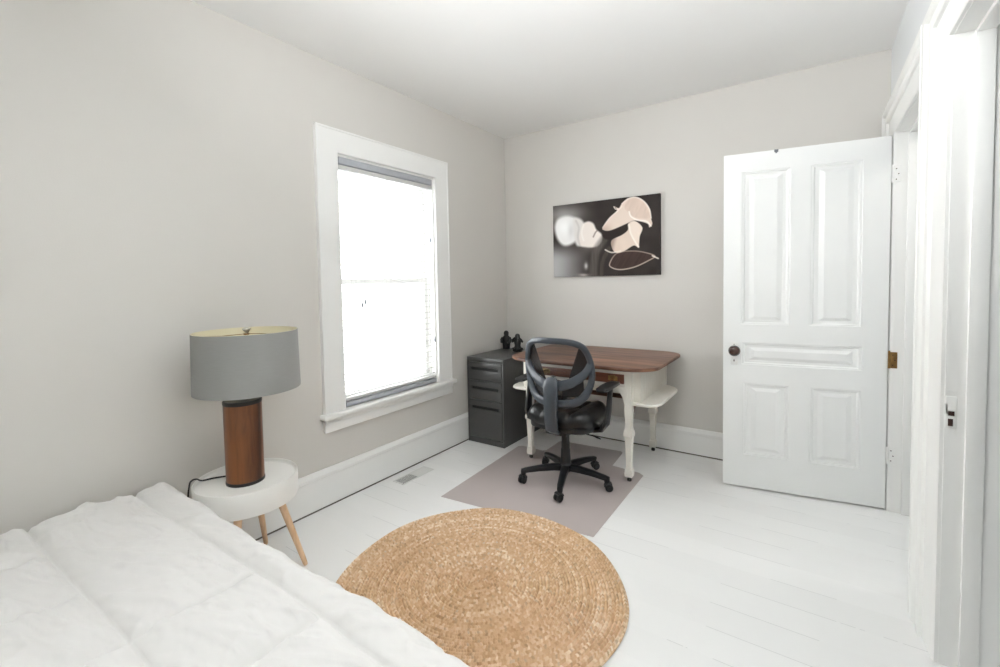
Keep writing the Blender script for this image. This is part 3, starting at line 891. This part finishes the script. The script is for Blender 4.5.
# ------------------------------------------------------------------ office chair (local: +y is the way it faces)
CH = empty('office_chair', (1.045, -.915, .0028), math.radians(-1))
tag(CH, 'black swivel desk chair with open mesh back at the desk', 'chair')
B0 = .0045
angs = [math.radians(a + 6) for a in (212, 284, 356, 68, 140)]
hub = MB().lathe([(0, .070), (.030, .070), (.042, .078), (.044, .100), (.040, .118), (.034, .128), (0, .128)], n=28)
hub.build('base_hub', M['chair_black'], CH)
for i, a in enumerate(angs):
    d = Vector((math.cos(a), math.sin(a), 0))
    pts = [d * .025 + Vector((0, 0, .098)), d * .08 + Vector((0, 0, .100)), d * .18 + Vector((0, 0, .094)), d * .262 + Vector((0, 0, .084)), d * .288 + Vector((0, 0, .080))]
    lo = MB().sweep(pts, [.027, .025, .021, .019, .015], [.022, .021, .018, .015, .012], n=12, power=3.5)
    tip = d * .275
    lo.lathe([(0, .056), (.015, .056), (.017, .066), (.017, .084), (.012, .093), (0, .095)], cx=tip.x, cy=tip.y, n=16)
    lg = lo.build('base_leg', M['chair_black'], CH)
    wdir = a + (0.9, -0.7, 0.5, -0.4, 1.1)[i]
    f = Vector((math.cos(wdir), math.sin(wdir), 0)); s = Vector((-f.y, f.x, 0))
    cc = tip + f * .012
    cm = MB()
    R = Matrix(((s.x, f.x, 0, cc.x), (s.y, f.y, 0, cc.y), (0, 0, 1, .0285 + .0), (0, 0, 0, 1)))
    R = R @ Matrix.Rotation(PI / 2, 4, 'Y')
    for sg in (-1, 1):
        z0_, z1_ = (.004, .021) if sg > 0 else (-.021, -.004)
        cm.lathe([(0, z0_), (.020, z0_), (.024, z0_ + .002), (.024, z1_ - .003), (.021, z1_), (.008, z1_), (.006, z1_ - .002), (0, z1_ - .002)] if sg > 0 else [(0, z0_ + .002), (.006, z0_ + .002), (.008, z0_), (.021, z0_), (.024, z0_ + .003), (.024, z1_ - .002), (.020, z1_), (0, z1_)], n=24, M4=R)
    # hood over the wheels
    hood = []
    for k in range(9):
        t = PI * (k / 8) * .62 + PI * .30
        hood.append(cc + f * (.028 * math.cos(t)) + Vector((0, 0, .0285 + .028 * math.sin(t))))
    cm.sweep([tuple(p) for p in hood], .0205, .0035, n=10, power=4, up=[tuple((p - (cc + Vector((0, 0, .0285)))).normalized()) for p in hood])
    cm.lathe([(0, .046), (.008, .046), (.008, .075), (0, .075)], cx=tip.x, cy=tip.y, n=12)
    cm.build('caster', M['black'], lg)
gl = MB()
gl.lathe([(0, .110), (.034, .110), (.034, .128), (.030, .190), (.0295, .215), (.0275, .217), (.0270, .262), (.0255, .264), (.0250, .305), (.016, .306), (.016, .345), (0, .345)], n=28)
gl.build('gas_lift', M['chair_black'], CH)
mc = MB().box(-.075, .075, -.135, .080, .340, .372, bev=.008)
mc.box(-.055, .055, -.06, .06, .328, .345, bev=.005)
mc.build('tilt_mechanism', M['chair_black'], CH)
MB().sweep([(.05, -.02, .345), (.12, .0, .338), (.19, .02, .326)], .004, .004, n=8).sweep([(.185, .02, .328), (.205, .025, .320), (.228, .030, .312)], [.007, .011, .006], [.004, .005, .003], n=10).build('height_lever', M['black'], CH)
# seat: pan and cushion with centre channel and raised side bolsters
def seat_grid():
    nx, ny = 49, 41
    u = np.linspace(-1, 1, nx); v = np.linspace(-1, 1, ny)
    Ug, Vg = np.meshgrid(u, v, indexing='ij')
    # map the square to a rounded square
    p = 4.0
    X = Ug * (1 - .0 * Vg); Y = Vg.copy()
    k = 1 / np.maximum(1e-6, (np.abs(Ug) ** p + np.abs(Vg) ** p) ** (1 / p)) * np.maximum(np.abs(Ug), np.abs(Vg))
    k = np.where((Ug == 0) & (Vg == 0), 1, k)
    X = Ug * k; Y = Vg * k
    e = np.maximum(np.abs(Ug), np.abs(Vg))
    hx = .232 - .012 * Y; hy = .225
    edge = np.sqrt(np.clip(1 - np.clip((e - .72) / .28, 0, 1) ** 2.2, 0, 1))
    z = .405 + .085 * edge
    z += .016 * np.clip((np.abs(X) - .42) / .2, 0, 1) * np.clip((1.0 - np.abs(X)) / .25, 0, 1)    # side bolsters
    z -= .012 * np.exp(-((np.abs(X) - .40) / .035) ** 2) * edge                                   # stitched grooves
    z -= .010 * np.exp(-((Y + .05) / .04) ** 2) * (np.abs(X) < .40) * edge
    z -= .022 * np.clip((Y - .45) / .55, 0, 1) ** 2                                              # waterfall front
    z -= .010 * np.exp(-((X) ** 2 / .1 + (Y + .2) ** 2 / .2))
    z += .0015 * vnoise(X * 9 + 20, Y * 5 + 11, 5) * edge
    return X * hx, Y * hy + .055, z
X, Y, Z = seat_grid()
X = np.concatenate([X]); so = grid_mesh('seat', X, Y, Z, M['leather'], parent=CH)
so['label'] = 'black leather-look seat cushion'
md = so.modifiers.new('close', 'SOLIDIFY'); md.thickness = .012; md.offset = -1
MB().prism([(.215 * math.copysign(abs(math.cos(a)) ** .5, math.cos(a)), .055 + .210 * math.copysign(abs(math.sin(a)) ** .5, math.sin(a))) for a in [2 * PI * k / 48 for k in range(48)]], .370, .408, bev=.008).build('seat_pan', M['chair_black'], CH)
# arms
for sx in (-1, 1):
    up_ = [(sx * .10, -.010, .372), (sx * .20, -.010, .374), (sx * .252, -.008, .386), (sx * .279, .000, .425), (sx * .285, .020, .50), (sx * .286, .035, .58), (sx * .286 + .006, .040, .645)]
    am = MB().sweep(up_, [.030, .030, .032, .034, .030, .024, .024], [.010, .012, .015, .015, .013, .012, .012], n=14, power=3, up=[(0, 0, 1), (0, 0, 1), (-sx * .5, 0, 1), (-sx, 0, .3), (-sx, 0, 0), (-sx, 0, 0), (-sx, 0, 0)])
    ao = am.build('armrest', M['chair_black'], CH)
    pd = [(sx * .284 + .010, y_, z_ - .018) for y_, z_ in ((-.120, .666), (-.105, .672), (-.02, .676), (.06, .676), (.110, .674), (.125, .668))]
    MB().sweep(pd, [.024, .036, .038, .036, .031, .022], [.006, .011, .013, .013, .011, .006], n=20, power=4.5).build('arm_pad', M['chair_black'], ao)
# back
def by(x, z):
    return -.165 + 1.75 * x * x - .10 * (z - .70)
def ringpt(t, sc=1.0):
    """closed outline of the back frame, counter-clockwise from the right side"""
    x, z = RP[int(round(t / (2 * PI) * len(RP))) % len(RP)]
    return (x * 1.04 + .003) * sc, .735 + (z - .735) * sc
HALF = [(.0, .935), (.07, .934), (.13, .925), (.172, .903), (.194, .865), (.207, .815), (.213, .765), (.211, .710), (.198, .655), (.172, .600), (.130, .562), (.070, .548), (0, .545)]
CP = [np.array(p) for p in HALF] + [np.array((-x, z)) for x, z in HALF[-2:0:-1]]
RP = []
for i in range(len(CP)):
    p0, p1, p2, p3 = CP[i - 1], CP[i], CP[(i + 1) % len(CP)], CP[(i + 2) % len(CP)]
    for k in range(3):
        t = k / 3
        q = .5 * ((2 * p1) + (-p0 + p2) * t + (2 * p0 - 5 * p1 + 4 * p2 - p3) * t * t + (-p0 + 3 * p1 - 3 * p2 + p3) * t ** 3)
        RP.append((float(q[0]), float(q[1])))
N = 72
ring = []; ups = []
for k in range(N):
    x, z = ringpt(2 * PI * k / N)
    ring.append((x, by(x, z), z)); ups.append((0, 1, 0))
fr = MB().sweep(ring, [.019 + .006 * max(0, min(1, (.72 - p[2]) / .12)) for p in ring], .014, n=12, up=ups, power=2.6, closed=True)
# the two swooping arms of the Y and the lower lip
def band(P, w, h, n=16):
    pts = []
    P = [np.array(p, float) for p in P]
    N_ = len(P)
    for i in range(N_ - 1):
        p0 = P[max(i - 1, 0)]; p1 = P[i]; p2 = P[i + 1]; p3 = P[min(i + 2, N_ - 1)]
        for k in range(n // 2):
            t = k / (n // 2)
            pts.append(.5 * ((2 * p1) + (-p0 + p2) * t + (2 * p0 - 5 * p1 + 4 * p2 - p3) * t * t + (-p0 + 3 * p1 - 3 * p2 + p3) * t ** 3))
    pts.append(P[-1])
    q = [(p[0], by(p[0], p[1]) - .006 * max(0, 1 - abs(p[0]) / .15), p[1]) for p in pts]
    L_ = len(q)
    Wd = [w[0] + (w[1] - w[0]) * i / (L_ - 1) for i in range(L_)]
    return q, Wd
for sx in (-1, 1):
    q, Wd = band([(sx * .01, .655), (sx * .06, .662), (sx * .13, .690), (sx * .19, .740), (sx * .222, .805)], (.036, .020), .012)
    fr.sweep(q, Wd, .012, n=12, up=(0, 1, 0), power=2.6)
fr.build('back_frame', M['chair_frame'], CH)
spn = [(.006, -.160, .716), (.006, -.176, .706), (.006, -.190, .685), (.006, -.197, .655), (.006, -.200, .600), (.006, -.200, .520), (.006, -.196, .440), (.006, -.186, .390), (.004, -.150, .366), (0, -.090, .358), (0, -.040, .358)]
MB().sweep(spn, [.016, .032, .046, .052, .048, .045, .044, .042, .038, .034, .030], [.006, .010, .016, .019, .019, .018, .017, .016, .013, .010, .008], n=16, power=2.6, up=[(0, 1, .8), (0, 1, .4)] + [(0, 1, 0)] * 4 + [(0, 1, .2), (0, .8, .6), (0, .3, 1), (0, 0, 1), (0, 0, 1)]).build('back_spine', M['chair_frame'], CH)
# mesh panel: fills the outline, bulging forward to a front cushion frame
def back_surface(bulge, off, s0=0.0, s1=1.0, na=30):
    T_, R_ = np.meshgrid(np.linspace(0, 2 * PI, N, endpoint=False), np.linspace(s0, s1, na), indexing='xy')
    X = np.zeros(T_.shape); Z = np.zeros(T_.shape)
    for i in range(T_.shape[0]):
        for k in range(T_.shape[1]):
            x, z = ringpt(T_[i, k]); X[i, k] = x * R_[i, k]; Z[i, k] = .735 + (z - .735) * R_[i, k]
    Y = -.165 + 1.75 * X * X - .10 * (Z - .70) + bulge * (1 - R_ ** 2) + off
    return X, Y, Z
X, Y, Z = back_surface(.045, .004, .001, .965)
mp_o = grid_mesh('back_mesh', X, Y, Z, M['mesh'], wrap=True, parent=CH); mp_o['label'] = 'see-through black mesh'
# dark side wings between mesh and frame
for sx in (-1, 1):
    us_ = np.linspace(0, 1, 14); vs_ = np.linspace(0, 1, 24)
    A_ = np.array([[sx * (.158 - .085 * v), .905 - .235 * v] for v in vs_])
    B_ = np.array([[sx * (.172 + .045 * math.sin(PI * v * .8) - .09 * v ** 3), .905 - .215 * v] for v in vs_])
    X = np.outer(1 - us_, A_[:, 0]) + np.outer(us_, B_[:, 0]); Z = np.outer(1 - us_, A_[:, 1]) + np.outer(us_, B_[:, 1])
    Y = -.165 + 1.75 * X * X - .10 * (Z - .70) + .040 * (1 - (X / .22) ** 2) + .012
    grid_mesh('side_mesh', X, Y, Z, M['mesh_dense'], parent=CH)
for sx in (-1, 1):
    us_ = np.linspace(0, 1, 10); vs_ = np.linspace(0, 1, 16)
    X = sx * (.045 + .125 * np.outer(us_, np.ones(16))); Z = (.580 + .015 * us_[:, None]) + np.outer(.055 + .045 * us_, vs_)
    Y = -.165 + 1.75 * X * X - .10 * (Z - .70) + .030
    grid_mesh('lower_mesh', X, Y, Z, M['mesh_dense'], parent=CH)

# ------------------------------------------------------------------ jute rug
RC = (1.168, -2.012); RR = .614
def rug():
    coils = 44; per = 10; na = 1500
    nr = coils * per
    r = np.concatenate([np.linspace(.002, RR, nr), [RR + .004, RR + .005]])
    th_ = np.linspace(0, 2 * PI, na, endpoint=False)
    R_, T_ = np.meshgrid(r, th_, indexing='ij')
    wcoil = RR / coils
    wv = .10 * vnoise(R_ * np.cos(T_) * 6 + 40, R_ * np.sin(T_) * 6 + 40, 19)
    ph = R_ / wcoil + T_ / (2 * PI) + wv * np.clip(R_ / .1, 0, 1)
    ci = np.floor(ph); fr_ = ph - ci
    # each coil is a flat plait: three interlaced rows of slanting strands
    row = np.zeros(fr_.shape); rf = fr_
    tot = 2 * PI * (ci + .5) * wcoil
    nst = np.maximum(6, np.round(tot / .0095))
    wob = .30 * vnoise(R_ * np.cos(T_) * 30, R_ * np.sin(T_) * 30, 9)
    tw = T_ / (2 * PI) * nst + np.where(np.mod(ci, 2) == 1, -1, 1) * rf * .75 + ci * .37 + wob
    si = np.mod(np.floor(tw), nst) + row * 4001; sf = tw - np.floor(tw)
    hgt = (.0 + 1.0 * np.sin(PI * fr_) ** 1.1) * (.45 + .55 * np.sin(PI * np.clip(sf, 0, 1)) ** .6)
    rs = np.random.RandomState(11); tab = rs.rand(1 << 15)
    hsh = tab[((ci * 911 + si * 577).astype(np.int64)) % (1 << 15)]
    hs2 = tab[((ci * 131 + si * 1777 + 77).astype(np.int64)) % (1 << 15)]
    lowr = vnoise(R_ * np.cos(T_) * 5 + 9, R_ * np.sin(T_) * 5 + 9, 4)
    base = np.array([214, 182, 147.]); dk = np.array([176, 137, 100.]); lt = np.array([245, 230, 210.])
    k = np.clip(.12 + hsh * .62 + .26 * tab[(ci * 37 + 5).astype(np.int64) % (1 << 15)] + lowr * .10, 0, 1)[..., None]
    C = np.where(k < .5, dk + (base - dk) * (k / .5) ** .6, base + (lt - base) * ((k - .5) / .5) ** 1.7)
    C = C * (1 - .10 * (hs2[..., None] > .93))
    C = C / 255.; C = np.where(C <= .04045, C / 12.92, ((C + .055) / 1.055) ** 2.4)
    edge = 1 + .010 * np.sin(3 * T_ + 1) * (R_ / RR) ** 3 + .006 * np.sin(7 * T_) * (R_ / RR) ** 3
    Z = .0035 + .011 * hgt + .001 * lowr
    Z[-2:, :] = [[.005], [.0004]]
    X = R_ * edge * np.cos(T_); Y = R_ * edge * np.sin(T_)
    return X, Y, Z, C
X, Y, Z, C = rug()
ro = grid_mesh('jute_rug', X, Y, Z, M['jute'], C, wrap=True)
ro.location = (RC[0], RC[1], .0028)
tag(ro, 'round braided natural jute rug lying on the white floor', 'rug')

# ------------------------------------------------------------------ bedside table and lamp
NT = (.262, -2.520)
nt = tag(empty('bedside_table', (NT[0], NT[1], 0)), 'round white tray-top side table with pale wooden legs beside bed', 'table')
tp = MB().lathe([(0, .345), (.200, .345), (.206, .349), (.208, .356), (.208, .448), (.206, .4515), (.203, .4515), (.2005, .448), (.1995, .440), (.195, .4365), (0, .4365)], n=96)
tp.lathe([(.2083, .418), (.2083, .4195)], n=96)
tp.build('tray_top', M['tray'], nt)
for a in (47, 137, 227, 317):
    a = math.radians(a); d = Vector((math.cos(a), math.sin(a), 0))
    p0 = d * .232; p1 = d * .124
    P_ = [p0.lerp(p1, t) + Vector((0, 0, .005 + .345 * t)) for t in (0, .03, .5, 1)]
    MB().sweep([tuple(p) for p in P_], [.0085, .0105, .0140, .0165], [.0085, .0105, .0140, .0165], n=18, up=(0, 1, 0.01)).build('leg', M['beech'], nt)
LP = (.270, -2.530)
lz = .4365
la = tag(empty('table_lamp', (LP[0], LP[1], lz)), 'table lamp with dark wood cylinder base and grey drum shade', 'lamp')
MB().lathe([(0, .001), (.071, .001), (.071, .012), (.076, .014), (.076, .352), (.072, .354), (0, .354)], n=64).build('lamp_base', M['lamp_wood'], la)['label'] = 'dark stained wooden cylinder'
MB().lathe([(0, 0), (.0770, 0), (.0775, .004), (.0775, .010), (.0765, .013), (0, .013)], n=64).build('base_ring', M['black'], la)
tcp = MB().lathe([(0, .350), (.0765, .350), (.0775, .353), (.0775, .364), (.074, .367), (0, .367)], n=64)
tcp.lathe([(0, .366), (.018, .366), (.018, .460), (.012, .464), (0, .464)], n=20)
tcp.build('lamp_collar', M['black'], la)
zs0, zs1 = .413, .668
sh = MB().lathe([(.210, zs0), (.2115, zs0), (.2065, zs1), (.205, zs1), (.210, zs0)], n=96)
sho = sh.build('lamp_shade', M['shade'], la, loc=(.024, .018, 0), smooth=40); sho['label'] = 'grey linen drum shade'
MB().lathe([(.2095, zs0 + .001), (.2045, zs1 - .001)], n=96).build('shade_lining', M['shade_in'], sho)
MB().lathe([(.2042, zs1 - .006), (.2052, zs1 - .006), (.2052, zs1 + .0012), (.2042, zs1 + .0012), (.2042, zs1 - .006)], n=96).build('shade_rim', M['shade_in'], sho)
sd_ = MB()
for a in (.5, .5 + 2.094, .5 + 4.189):
    sd_.sweep([(.004 * math.cos(a), .004 * math.sin(a), zs1 - .012), (.10 * math.cos(a), .10 * math.sin(a), zs1 - .012), (.204 * math.cos(a), .204 * math.sin(a), zs1 - .004)], .0016, .0016, n=8)
sd_.lathe([(.006, zs1 - .016), (.012, zs1 - .016), (.012, zs1 - .010), (.006, zs1 - .010), (.006, zs1 - .016)], n=16)
for s_ in (-1, 1):
    sd_.sweep([(0, 0, zs1 - .014), (s_ * .03, 0, zs1 - .03), (s_ * .045, 0, zs1 - .10), (s_ * .035, 0, zs1 - .17), (s_ * .010, 0, .462)], .0016, .0016, n=8)
sd_.build('shade_spider', M['brass'], sho)
MB().lathe([(0, zs1 - .012), (.005, zs1 - .012), (.006, zs1 - .002), (.013, zs1 + .002), (.0165, zs1 + .008), (.0135, zs1 + .014), (.006, zs1 + .017), (0, zs1 + .0175)], n=24).build('finial', M['nickel'], la, loc=(.024, .018, 0))
bu = MB().lathe([(0, .460), (.013, .460), (.014, .485), (.028, .515), (.030, .535), (.022, .555), (0, .565)], n=24)
bu.build('light_bulb', M['tray'], la)
cord = [(-.070, .0, .0065), (-.100, -.020, .0045), (-.135, -.070, .0045), (-.150, -.115, .006), (-.155, -.135, .018), (-.158, -.150, .018), (-.160, -.162, .0), (-.163, -.168, -.08), (-.180, -.150, -.25), (-.205, -.09, -.40), (-.222, .0, -.431), (-.235, .10, -.431)]
cs = []
cp = [np.array(p) for p in cord]
for i in range(len(cp) - 1):
    p0 = cp[max(i - 1, 0)]; p1 = cp[i]; p2 = cp[i + 1]; p3 = cp[min(i + 2, len(cp) - 1)]
    for k in range(5):
        t = k / 5
        cs.append(tuple(.5 * ((2 * p1) + (-p0 + p2) * t + (2 * p0 - 5 * p1 + 4 * p2 - p3) * t * t + (-p0 + 3 * p1 - 3 * p2 + p3) * t ** 3)))
cs.append(tuple(cp[-1]))
MB().sweep(cs, .0036, .0036, n=8, up=(.3, .2, 1)).build('power_cord', M['black'], la)

# ------------------------------------------------------------------ bed and quilt
BX0, BX1, BY0, BY1 = .06, 1.97, -4.17, -2.79
bed = tag(empty('bed', ((BX0 + BX1) / 2, (BY0 + BY1) / 2, 0)), 'bed with mattress covered by the white quilt', 'bed')
hx_, hy_ = (BX1 - BX0) / 2, (BY1 - BY0) / 2
MB().box(-hx_ + .03, hx_ - .03, -hy_ + .03, hy_ - .035, .255, .452, bev=.03, seg=3).build('mattress', M['sheet'], bed)
f = MB()
f.box(-hx_ + .03, hx_ - .03, -hy_ + .035, -hy_ + .065, .195, .255, bev=.003); f.box(-hx_ + .03, hx_ - .03, hy_ - .075, hy_ - .045, .195, .255, bev=.003)
for k in range(12):
    xx = -hx_ + .05 + k * (2 * hx_ - .17) / 11
    f.box(xx, xx + .07, -hy_ + .05, hy_ - .06, .235, .2545)
f.build('bed_frame', M['bedframe'], bed)
for sx in (-1, 1):
    for sy in (-1, 1):
        x, y = sx * (hx_ - .09), sy * (hy_ - .10)
        MB().box(x - .02, x + .02, y - .02, y + .02, 0, .197, bev=.003).build('leg', M['bedframe'], bed)

def quilt():
    # parameter grid: s along x, t along y (0 at the window-side long edge, growing towards -y)
    nx, ny = 560, 420
    x = np.linspace(-.02, 2.02, nx)           # extends down both ends
    Lx = np.linspace(-.34, 2.25, nx)          # arc length coordinate
    Ly = np.linspace(-.30, 1.72, ny)
    S, Tt = np.meshgrid(Lx, Ly, indexing='ij')
    r = .060
    x0, x1 = BX0 + .02, BX1 - .0
    def fold(q, a, b, r):
        """arc length q -> (position, drop) for a cloth lying on [a, b] and hanging outside"""
        pos = q.copy(); drop = np.zeros(q.shape)
        for sgn, e in ((1, b), (-1, a)):
            m_ = sgn * (q - e)                 # >0 beyond the start of the bend
            ang_ = np.clip(m_ / r, 0, PI / 2)
            hang = np.clip(m_ - r * PI / 2, 0, None)
            sel = m_ > 0
            pos = np.where(sel, e + sgn * r * np.sin(ang_), pos)
            drop = np.where(sel, r * (1 - np.cos(ang_)) + hang, drop)
        return pos, drop
    X, dx = fold(S, BX0 + .055, BX1 - .05, r)
    Yp, dy = fold(Tt, 0.055, -(BY0 - BY1) - .06, r)
    Y = BY1 + .027 - Yp
    drop = np.minimum(np.maximum(dx, dy), .33 + .01 * np.sin(S * 9))
    # puffed squares between the stitched seams
    def tri(q, seams):
        d = np.full(q.shape, 9.)
        for s_ in seams: d = np.minimum(d, np.abs(q - s_))
        return d
    wy = Y + .010 * np.sin(S * 4.0 + .5) ; wx = S + .012 * np.sin(Tt * 7)
    yseams = [-2.872, -3.178, -3.49, -3.80, -4.10]; xseams = [-.25, .055, 1.028, 1.345, 1.665, 1.98]
    ds = np.minimum(tri(wy, yseams), tri(wx, xseams) + .03 * np.clip((Y + 2.87) / .03, 0, 1))
    xs2 = tri(wx, [.38, .70])
    ds = np.minimum(ds, np.where(wy < -3.19, xs2, 9))
    puff = 1 - np.exp(-(ds / .050)); puff = puff * (.012 + .008 * np.clip((Tt - .02) / .25, 0, 1))
    puff -= .010 * np.exp(-(ds / .007) ** 2)
    # wrinkles: long soft creases, mostly running along x, pulling towards the seams
    a = .30
    u = S * math.cos(a) - Tt * math.sin(a); v = S * math.sin(a) + Tt * math.cos(a)
    wr = .0060 * (1 - np.abs(vnoise(u * 2.6 + 3, v * 9 + 7 + 1.2 * vnoise(u * 3, v * 3, 2), 21))) ** 2
    wr += .0040 * (1 - np.abs(vnoise(u * 5 + 13, v * 22 + 5 + 1.5 * vnoise(u * 4, v * 4, 8), 22))) ** 3
    wr += .0022 * vnoise(u * 9, v * 45 + 2 * vnoise(u * 7, v * 7, 17), 23)
    wr += .002 * vnoise(S * 3.1 + 4, Tt * 3.1 + 9, 24)
    fine = .0010 * vnoise(S * 60, Tt * 110, 25) + .0035 * (1 - np.abs(vnoise(u * 11 + 2, v * 30 + 1.5 * vnoise(u * 6, v * 6, 41), 42))) ** 4
    wr = 2.2 * wr * np.clip(ds / .03, .25, 1)
    Zt = .466 + puff + wr + fine
    out = np.clip(drop / .06, 0, 1)
    Z = Zt - drop
    # on the hanging part push the puff outwards instead
    push = (.4 * puff + .25 * wr) * out
    Y = Y + np.where((dy > .02) & (Tt < .2), push, 0) - np.where((dy > .02) & (Tt > 1), push, 0)
    X = X + np.where((dx > .02) & (S > 1.5), push, 0) - np.where((dx > .02) & (S < .5), push * .25, 0)
    X = np.maximum(X, .026)
    return X, Y, Z
X, Y, Z = quilt()
qo = grid_mesh('quilt', X, Y, Z, M['duvet'])
tag(qo, 'puffy white quilted duvet spread over the bed', 'duvet')

# ------------------------------------------------------------------ floor vent
fv = tag(empty('floor_vent', (.133, -1.372, 0)), 'small white metal heating vent set in the floor below window', 'vent')
v = MB()
x0, x1, y0, y1 = -.050, .050, -.145, .145
v.box(x0, x1, y0, y0 + .012, 0, .003, bev=.001); v.box(x0, x1, y1 - .012, y1, 0, .003, bev=.001)
v.box(x0, x0 + .012, y0, y1, 0, .003, bev=.001); v.box(x1 - .012, x1, y0, y1, 0, .003, bev=.001)
v.box(x0 + .01, x1 - .01, -.003, .003, 0, .003)
v.build('vent_frame', M['vent'], fv)
v = MB()
for k in range(9):
    xx = x0 + .016 + k * .0078
    v.box(xx, xx + .0018, y0 + .01, y1 - .01, .0006, .0026)
v.build('vent_slats', M['vent'], fv, smooth=0)
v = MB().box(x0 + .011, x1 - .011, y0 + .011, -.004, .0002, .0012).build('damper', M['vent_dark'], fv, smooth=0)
v = MB().box(x0 + .011, x1 - .011, .004, y1 - .011, .0002, .0014).build('damper', M['vent'], fv, smooth=0)

# ------------------------------------------------------------------ unseen hall lamp, added as fill light through the doorways
hl = tag(empty('hall_fill_lamp', (3.45, -.80, H)), 'unseen round lamp added in the hall as fill light', 'lamp')
MB().lathe([(0, 0), (.15, 0), (.15, -.02), (.14, -.022), (0, -.022)], n=40).build('fill_lamp_plate', M['nickel'], hl)
em = bpy.data.materials.new('fill lamp glow'); em.use_nodes = True
bn = em.node_tree.nodes['Principled BSDF']
bn.inputs['Base Color'].default_value = (.9, .9, .9, 1)
bn.inputs['Emission Color'].default_value = (1, .97, .93, 1); bn.inputs['Emission Strength'].default_value = 17.0
MB().lathe([(.14, -.022), (.135, -.05), (.10, -.08), (.05, -.095), (0, -.10)], n=40).build('fill_lamp_globe', em, hl)

# ------------------------------------------------------------------ outside
struct(MB().box(-14, -T - .01, -12, 8, -.7, -.5).build('ground', M['bounce_ground'], smooth=0), 'ground outside the window, made pale to bounce light indoors')

# ------------------------------------------------------------------ light
wd = bpy.data.worlds.new('overcast sky'); SC.world = wd; wd.use_nodes = True
bg = wd.node_tree.nodes['Background']
bg.inputs['Color'].default_value = (1.0, 1.0, 1.0, 1); bg.inputs['Strength'].default_value = 4.8

def portal(name, loc, rot, sx, sy):
    l = bpy.data.lights.new(name, 'AREA'); l.shape = 'RECTANGLE'; l.size = sx; l.size_y = sy
    l.cycles.is_portal = True
    o = bpy.data.objects.new(name, l); COL.objects.link(o); o.location = loc; o.rotation_euler = rot
    return o
portal('window_portal', (-.14, WMY, (WZ0 + WZ1) / 2), (0, -PI / 2, 0), WZ1 - WZ0, WY1 - WY0)
portal('added_window_portal', (-.14, (RW0 + RW1) / 2, (WZ0 + WZ1) / 2), (0, -PI / 2, 0), WZ1 - WZ0, RW1 - RW0)

# fill light added out of view, bounced off the ceiling to brighten the room
ul = bpy.data.lights.new('added_fill_light', 'AREA'); ul.shape = 'DISK'; ul.size = .7; ul.energy = 20; ul.color = (.97, .99, 1)
uo = bpy.data.objects.new('added_fill_light', ul); COL.objects.link(uo); uo.location = (1.72, -3.0, 2.14); uo.rotation_euler = Vector((.12, .60, .80)).to_track_quat('-Z', 'Y').to_euler()

# ------------------------------------------------------------------ camera
yaw, pitch, roll = -0.6043, 0.0443, -0.0181
f_ = Vector((math.sin(yaw) * math.cos(pitch), math.cos(yaw) * math.cos(pitch), -math.sin(pitch)))
rt = Vector((math.cos(yaw), -math.sin(yaw), 0)); upv = rt.cross(f_)
Rv = math.cos(roll) * rt + math.sin(roll) * upv; Uv = -math.sin(roll) * rt + math.cos(roll) * upv
cam = bpy.data.cameras.new('camera'); co = bpy.data.objects.new('camera', cam); COL.objects.link(co)
m3 = Matrix((Rv, Uv, -f_)).transposed()
co.matrix_world = Matrix.Translation((2.3472, -3.515, 1.3038)) @ m3.to_4x4()
cam.sensor_width = 36; cam.lens = 36 * 453.79 / 1000; cam.shift_x = 0; cam.shift_y = -(333.5 - 301.27) / 1000
cam.clip_start = .02
SC.camera = co

SC.view_settings.view_transform = 'Standard'; SC.view_settings.look = 'None'
SC.view_settings.gamma = 1.0; SC.view_settings.use_curve_mapping = False
SC.view_settings.exposure = 1.03
SC.cycles.max_bounces = 16; SC.cycles.diffuse_bounces = 10; SC.cycles.glossy_bounces = 4; SC.cycles.transparent_max_bounces = 16
SC.cycles.use_denoising = True
SC.cycles.sample_clamp_indirect = 8.0
